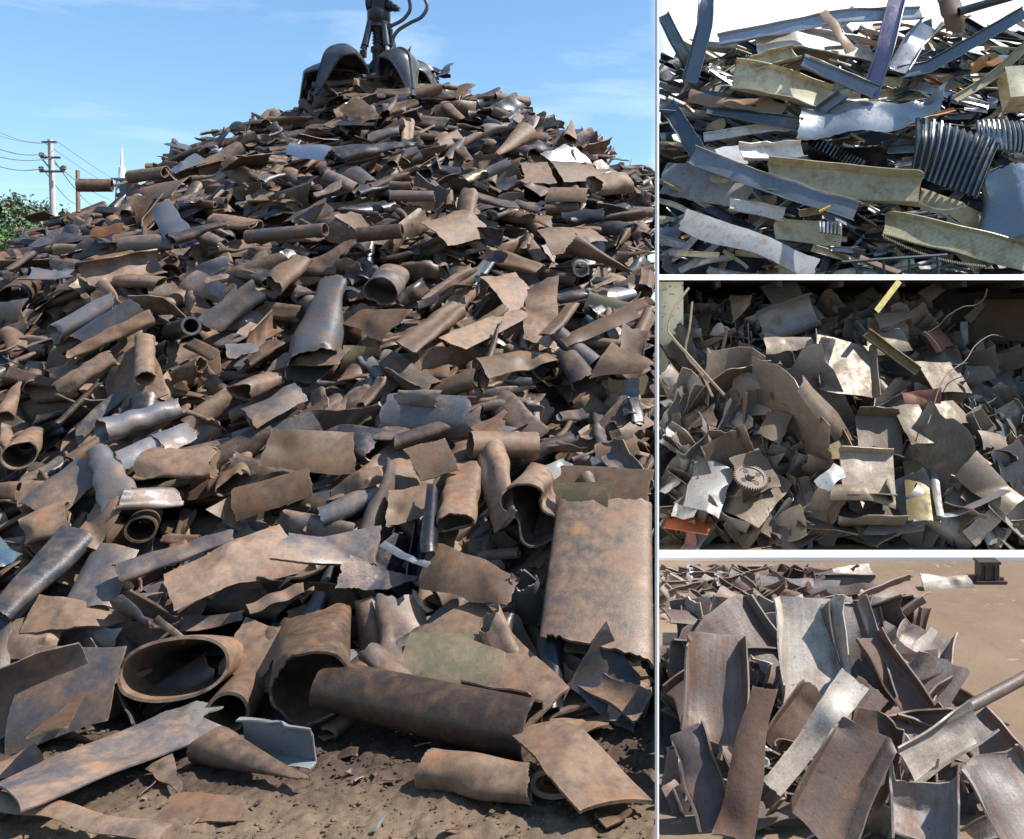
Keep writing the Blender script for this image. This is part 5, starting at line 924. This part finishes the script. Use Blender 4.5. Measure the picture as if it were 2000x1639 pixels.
# ------------------------------------------------------------------ grab on top of the heap
def grab():
    D = 16.6; k = D / FPX; O = P3(738, 163, D); e = empty('scrap_grab', O, 'black orange peel grab with curved claws resting on top of the rusty heap', 'grab')
    def q(px, py, y=0.): return Vector(((px - 738) * k, y, (163 - py) * k))
    z = lambda py: (163 - py) * k
    c = q(738, 0).x + .03
    MB().lathe((c - .01, 0, 0), [(.17, z(48)), (.2, z(42)), (.215, z(40)), (.215, z(24)), (.19, z(22)), (.001, z(22))], 28).build('rotator', M_BLACK, e)
    b = MB().box((c + .02, 0, z(8)), (.24, .3, .34)).box((c + .02, 0, z(-4)), (.34, .2, .12)); b.lathe((c - .17, 0, z(8)), [(.001, -.05), (.16, -.05), (.17, -.03), (.17, .03), (.16, .05), (.001, .05)], 22, (1, 0, 0)); b.build('swivel_head', M_BLACK, e)
    mo = MB().lathe((c + .20, -.02, z(13)), [(.001, -.1), (.09, -.1), (.1, -.08), (.1, .04), (.07, .07), (.07, .14), (.045, .15), (.045, .2), (.001, .2)], 18, (1, 0, -.35)); mo.build('rotator_motor', M_BLACK, e)
    ar = MB().box((c, 0, z(-75)), (.2, .22, 1.15)).box((c, 0, z(-30)), (.3, .14, .3)); ar.build('hanger', M_BLACK, e)
    MB().lathe((c - .01, 0, 0), [(.20, z(50)), (.2, z(56)), (.15, z(60)), (.10, z(66)), (.10, z(92)), (.15, z(94)), (.15, z(102)), (.12, z(106)), (.12, z(118)), (.18, z(128)), (.2, z(150)), (.22, z(175)), (.001, z(175))], 22).build('centre_column', M_BLACK, e)
    rings = MB()
    for py in (68, 74, 80, 86): rings.lathe((c - .01, 0, z(py)), [(.115, -.012), (.125, 0), (.115, .012)], 20)
    rings.build('hose_coil', M_TINE, e)
    cx = c - .01
    spec = [(222, .98, .55, 1.2), (172, 1.42, .42, 1.62), (-40, .95, .50, 1.12), (12, .95, .44, 1.16), (90, 1.1, .45, 1.3)]
    for i, (deg, rm, zc, rt) in enumerate(spec):
        w = rad(deg); dr = Vector((math.cos(w), math.sin(w), 0)); tg = Vector((-math.sin(w), math.cos(w), 0))
        cp = [(.16, -.02), (.26, .26), (.26 + .32 * (rm - .26), zc * .92), (.26 + .62 * (rm - .26), zc), (rm, zc * .72), (rm + .55 * (rt - rm), zc * .12), (rt, -.42)]
        cur = spline([(a, 0, b) for a, b in cp], 5); n = len(cur); nv = 9; G = np.zeros((n, nv, 3))
        for j, p in enumerate(cur):
            s = j / (n - 1); wd = .5 * (np.interp(s, [0, .2, .45, .7, .92, 1], [.18, .5, .86, .66, .26, .07])); tn = (cur[min(j + 1, n - 1)] - cur[max(j - 1, 0)]).normalized(); nr = Vector((-tn.z, 0, tn.x))
            for m_ in range(nv):
                v = m_ / (nv - 1) * 2 - 1; dz = -.55 * wd * v * v
                a = p.x + nr.x * dz; b_ = p.z + nr.z * dz; G[j, m_] = dr * a + tg * (v * wd) + Vector((cx, 0, b_))
        V, F = solid(G, .035, False); claw = mk('claw', V, F, M_TINE, parent=e)
        rib = MB(); P = []
        for j in range(2, n - 1): P.append(dr * (cur[j].x) + Vector((cx, 0, cur[j].z + .025)))
        for s_ in (-1, 1):
            rib.tube([tuple(G[j, 0 if s_ < 0 else -1]) for j in range(1, n)], .026, 6)
        rib.tube([tuple(v) for v in P], .034, 6); rib.build('claw_rib', M_TINE, claw)
        a = dr * .17 + Vector((cx, 0, z(46))); bb = dr * (.30 + .12 * (rm - .9)) + Vector((cx, 0, z(112))); mdl = a.lerp(bb, .72)
        cy = MB().tube([a, mdl], .062, 14).tube([mdl, mdl.lerp(bb, .08)], .072, 14).build('hydraulic_cylinder', M_BLACK if i % 2 else M_TINE, e)
        MB().tube([mdl, bb], .034, 10).build('piston_rod', M_SILV if i == 2 else M_TINE, cy)
        MB().box(tuple(bb), (.1, .1, .12)).build('claw_bracket', M_BLACK, e)
    MB().tube([q(766, 60, -.05), q(766, 108, -.05)], .035, 10).build('blue_guard', M_BLUE, e)
    for nm_, pts in (('hose', [(760, 57), (772, 52), (790, 42), (803, 25), (803, 8), (797, -15), (780, -60), (755, -110)]), ('hose', [(768, 92), (771, 78), (782, 62), (805, 48), (826, 37), (837, 18), (831, -2), (812, -50), (770, -115)])):
        MB().tube(spline([q(x, y, -.1) for x, y in pts], 8), .034, 10).build(nm_, M_HOSE, e)
grab()
# ------------------------------------------------------------------ far left: utility pole, cables, aerial tower, trees
def utility():
    D = 45.; k = D / FPX; base = P3(119, 753, D); base.z = 0; topp_ = P3(98, 273, D)
    e = empty('utility_pole', base, 'pale concrete utility pole with three crossarms left of the heap', 'utility pole'); L = lambda px, py, dy=0: P3(px, py, D) + Vector((0, dy, 0)) - base
    MB().tube([Vector((0, 0, -.3)), topp_ - base], [.21, .12], 16).build('shaft', M_CONC, e)
    for (x0, y0, x1, y1) in ((86, 280, 115, 278), (84, 311, 122, 307), (82, 337, 130, 335)):
        a, b = L(x0, y0, -.15), L(x1, y1, -.15); MB().box(tuple((a + b) / 2), ((b - a).length, .1, .1)).build('crossarm', M_WOOD, e)
    MB().tube([L(88, 313, -.18), L(102, 330, -.18)], .035, 6).build('brace', M_WOOD, e)
    for px, py in ((85, 303), (84, 330), (129, 328), (126, 330)):
        p = L(px, py + 5, -.15); MB().lathe(tuple(p), [(.05, -.05), (.05, 0), (.12, .04), (.12, .09), (.07, .11), (.12, .15), (.12, .2), (.06, .24), (.001, .26)], 12).build('insulator', plain('brown_porcelain', (.2, .15, .13), .3), e)
    W_ = [((87, 279), (-60, 222), (300, 405), 'top cable, left end of the upper crossarm'), ((114, 278), (-60, 240), (320, 400), 'cable on the right end of the upper crossarm'),
          ((85, 301), (-60, 262), (215, 390), 'cable over the left insulator of the middle crossarm'), ((102, 308), (-60, 285), (185, 405), 'cable on the middle crossarm beside the shaft'), ((84, 329), (-60, 300), (150, 400), 'lowest cable, over the left insulator of the bottom crossarm')]
    for (a, l, r_, lb) in W_:
        A, B, C_ = P3(*a, D - .15), P3(*l, 38), P3(*r_, 95); pts = []
        for (u, v) in ((B, A), (A, C_)):
            for j in range(13):
                t = j / 12; p = u.lerp(v, t); p.z -= 1.4 * t * (1 - t); pts.append(p)
        tag(MB().tube(pts, .022 if a[1] > 290 else .012, 5).build('power_cable', M_WOOD), 'thin black power ' + lb + ' of the pole', 'cable', 'power cables on the utility pole')
utility()
def tower():
    D = 150.; k = D / FPX; b = P3(238, 640, D); b.z = 0; e = empty('aerial_tower', b, 'distant slim aerial tower with a white spike left of the heap', 'tower'); H_ = P3(238, 352, D).z
    st = plain('grey_tower_steel', (.3, .33, .36)); f = MB()
    for sx_ in (-1, 1):
        for sy_ in (-1, 1): f.tube([(sx_ * 1.6, sy_ * 1.6, 0), (sx_ * .55, sy_ * .55, H_)], .12, 5)
    for j in range(14):
        z0 = H_ * j / 14; z1 = H_ * (j + 1) / 14; a = 1.6 - 1.05 * j / 14; c = 1.6 - 1.05 * (j + 1) / 14
        for s_ in (-1, 1): f.tube([(-a, s_ * a, z0), (c, s_ * c, z1)], .06, 4); f.tube([(a, s_ * a, z0), (-c, s_ * c, z1)], .06, 4); f.tube([(s_ * a, -a, z0), (s_ * c, c, z1)], .06, 4)
    f.build('lattice', st, e); MB().box((0, 0, H_ + .1), (2.4, 2.4, .25)).box((-1.2, 0, H_ - 1), (1.2, .5, .3)).box((1, 0, H_ - 2), (.5, .5, 1.5)).build('platform', st, e)
    MB().tube([(0, 0, H_), (0, 0, H_ + 2.2), (0, 0, H_ + 2.3), (0, 0, H_ + 5.6)], [.6, .5, .28, .1], 10).build('spike', M_WHITE, e)
tower()
def tree(name, label, px, topy, D, wpx, m, seed, cat='tree', base=None, n=3600, ls=.16):
    r = np.random.default_rng(seed); k = D / FPX; b = P3(px, 640, D); H_ = P3(px, topy, D).z; b.z = 0; w = wpx * k; e = empty(name, b, label, cat, 'trees left of the heap')
    tr = MB().tube(spline([(0, 0, -.2), (.1, 0, H_ * .35), (-.1, .1, H_ * .7), (0, 0, H_ * .95)], 4), [.22 * (1 - .9 * j / 12) for j in range(13)], 8)
    for j in range(14):
        z0 = H_ * r.uniform(.2, .85); w_ = r.uniform(0, 6.28); rr = w * .45 * (1.1 - z0 / H_); tr.tube([(0, 0, z0), (math.cos(w_) * rr, math.sin(w_) * rr, z0 + rr * 1.3)], [.05, .015], 5)
    tr.build('trunk', M_BARK, e)
    cl = 34; cc = np.stack([r.normal(0, .3, cl), r.normal(0, .3, cl), r.uniform(.14, .97, cl)], 1); cc[:, :2] *= (w * np.sqrt(np.clip(1.08 - cc[:, 2:], .03, 1)) * 1.0); cc[:, 2] *= H_
    i = r.integers(0, cl, n); P = cc[i] + r.normal(0, 1, (n, 3)) * np.array([w * .13, w * .13, H_ * .035]); a = r.normal(0, 1, (n, 3)); a /= np.linalg.norm(a, axis=1, keepdims=True); c = np.cross(a, r.normal(0, 1, (n, 3))); c /= np.linalg.norm(c, axis=1, keepdims=True); s = ls * r.uniform(.6, 1.3, (n, 1))
    V = np.stack([P - a * s, P + c * s * .55, P + a * s, P - c * s * .55], 1).reshape(-1, 3); mk('crown', V, np.arange(4 * n).reshape(n, 4), m, parent=e)
for j, (px, ty, w, lb) in enumerate([(-42, 398, 62, 'grey green poplar partly beyond the left edge, left of the other trees'), (4, 392, 50, 'grey green poplar at the left edge, behind the heap'), (34, 384, 46, 'tallest grey green poplar, second from the left edge'), (66, 400, 46, 'narrow grey green poplar between the tallest poplar and the utility pole'), (86, 396, 44, 'thin grey green poplar just left of the utility pole'), (126, 414, 34, 'low grey green treetop just right of the utility pole')]):
    tree('poplar_tree', lb, px, ty, 60 + j, w, M_LEAF, 40 + j)
tree('leafy_bush', 'bright green bushy treetop low in front of the poplars', 50, 436, 52, 60, M_LEAF2, 60, 'bush', ls=.13)
tree('leafy_bush', 'small bright green bush at the left edge under the poplars', -10, 446, 53, 60, M_LEAF2, 61, 'bush', ls=.13)
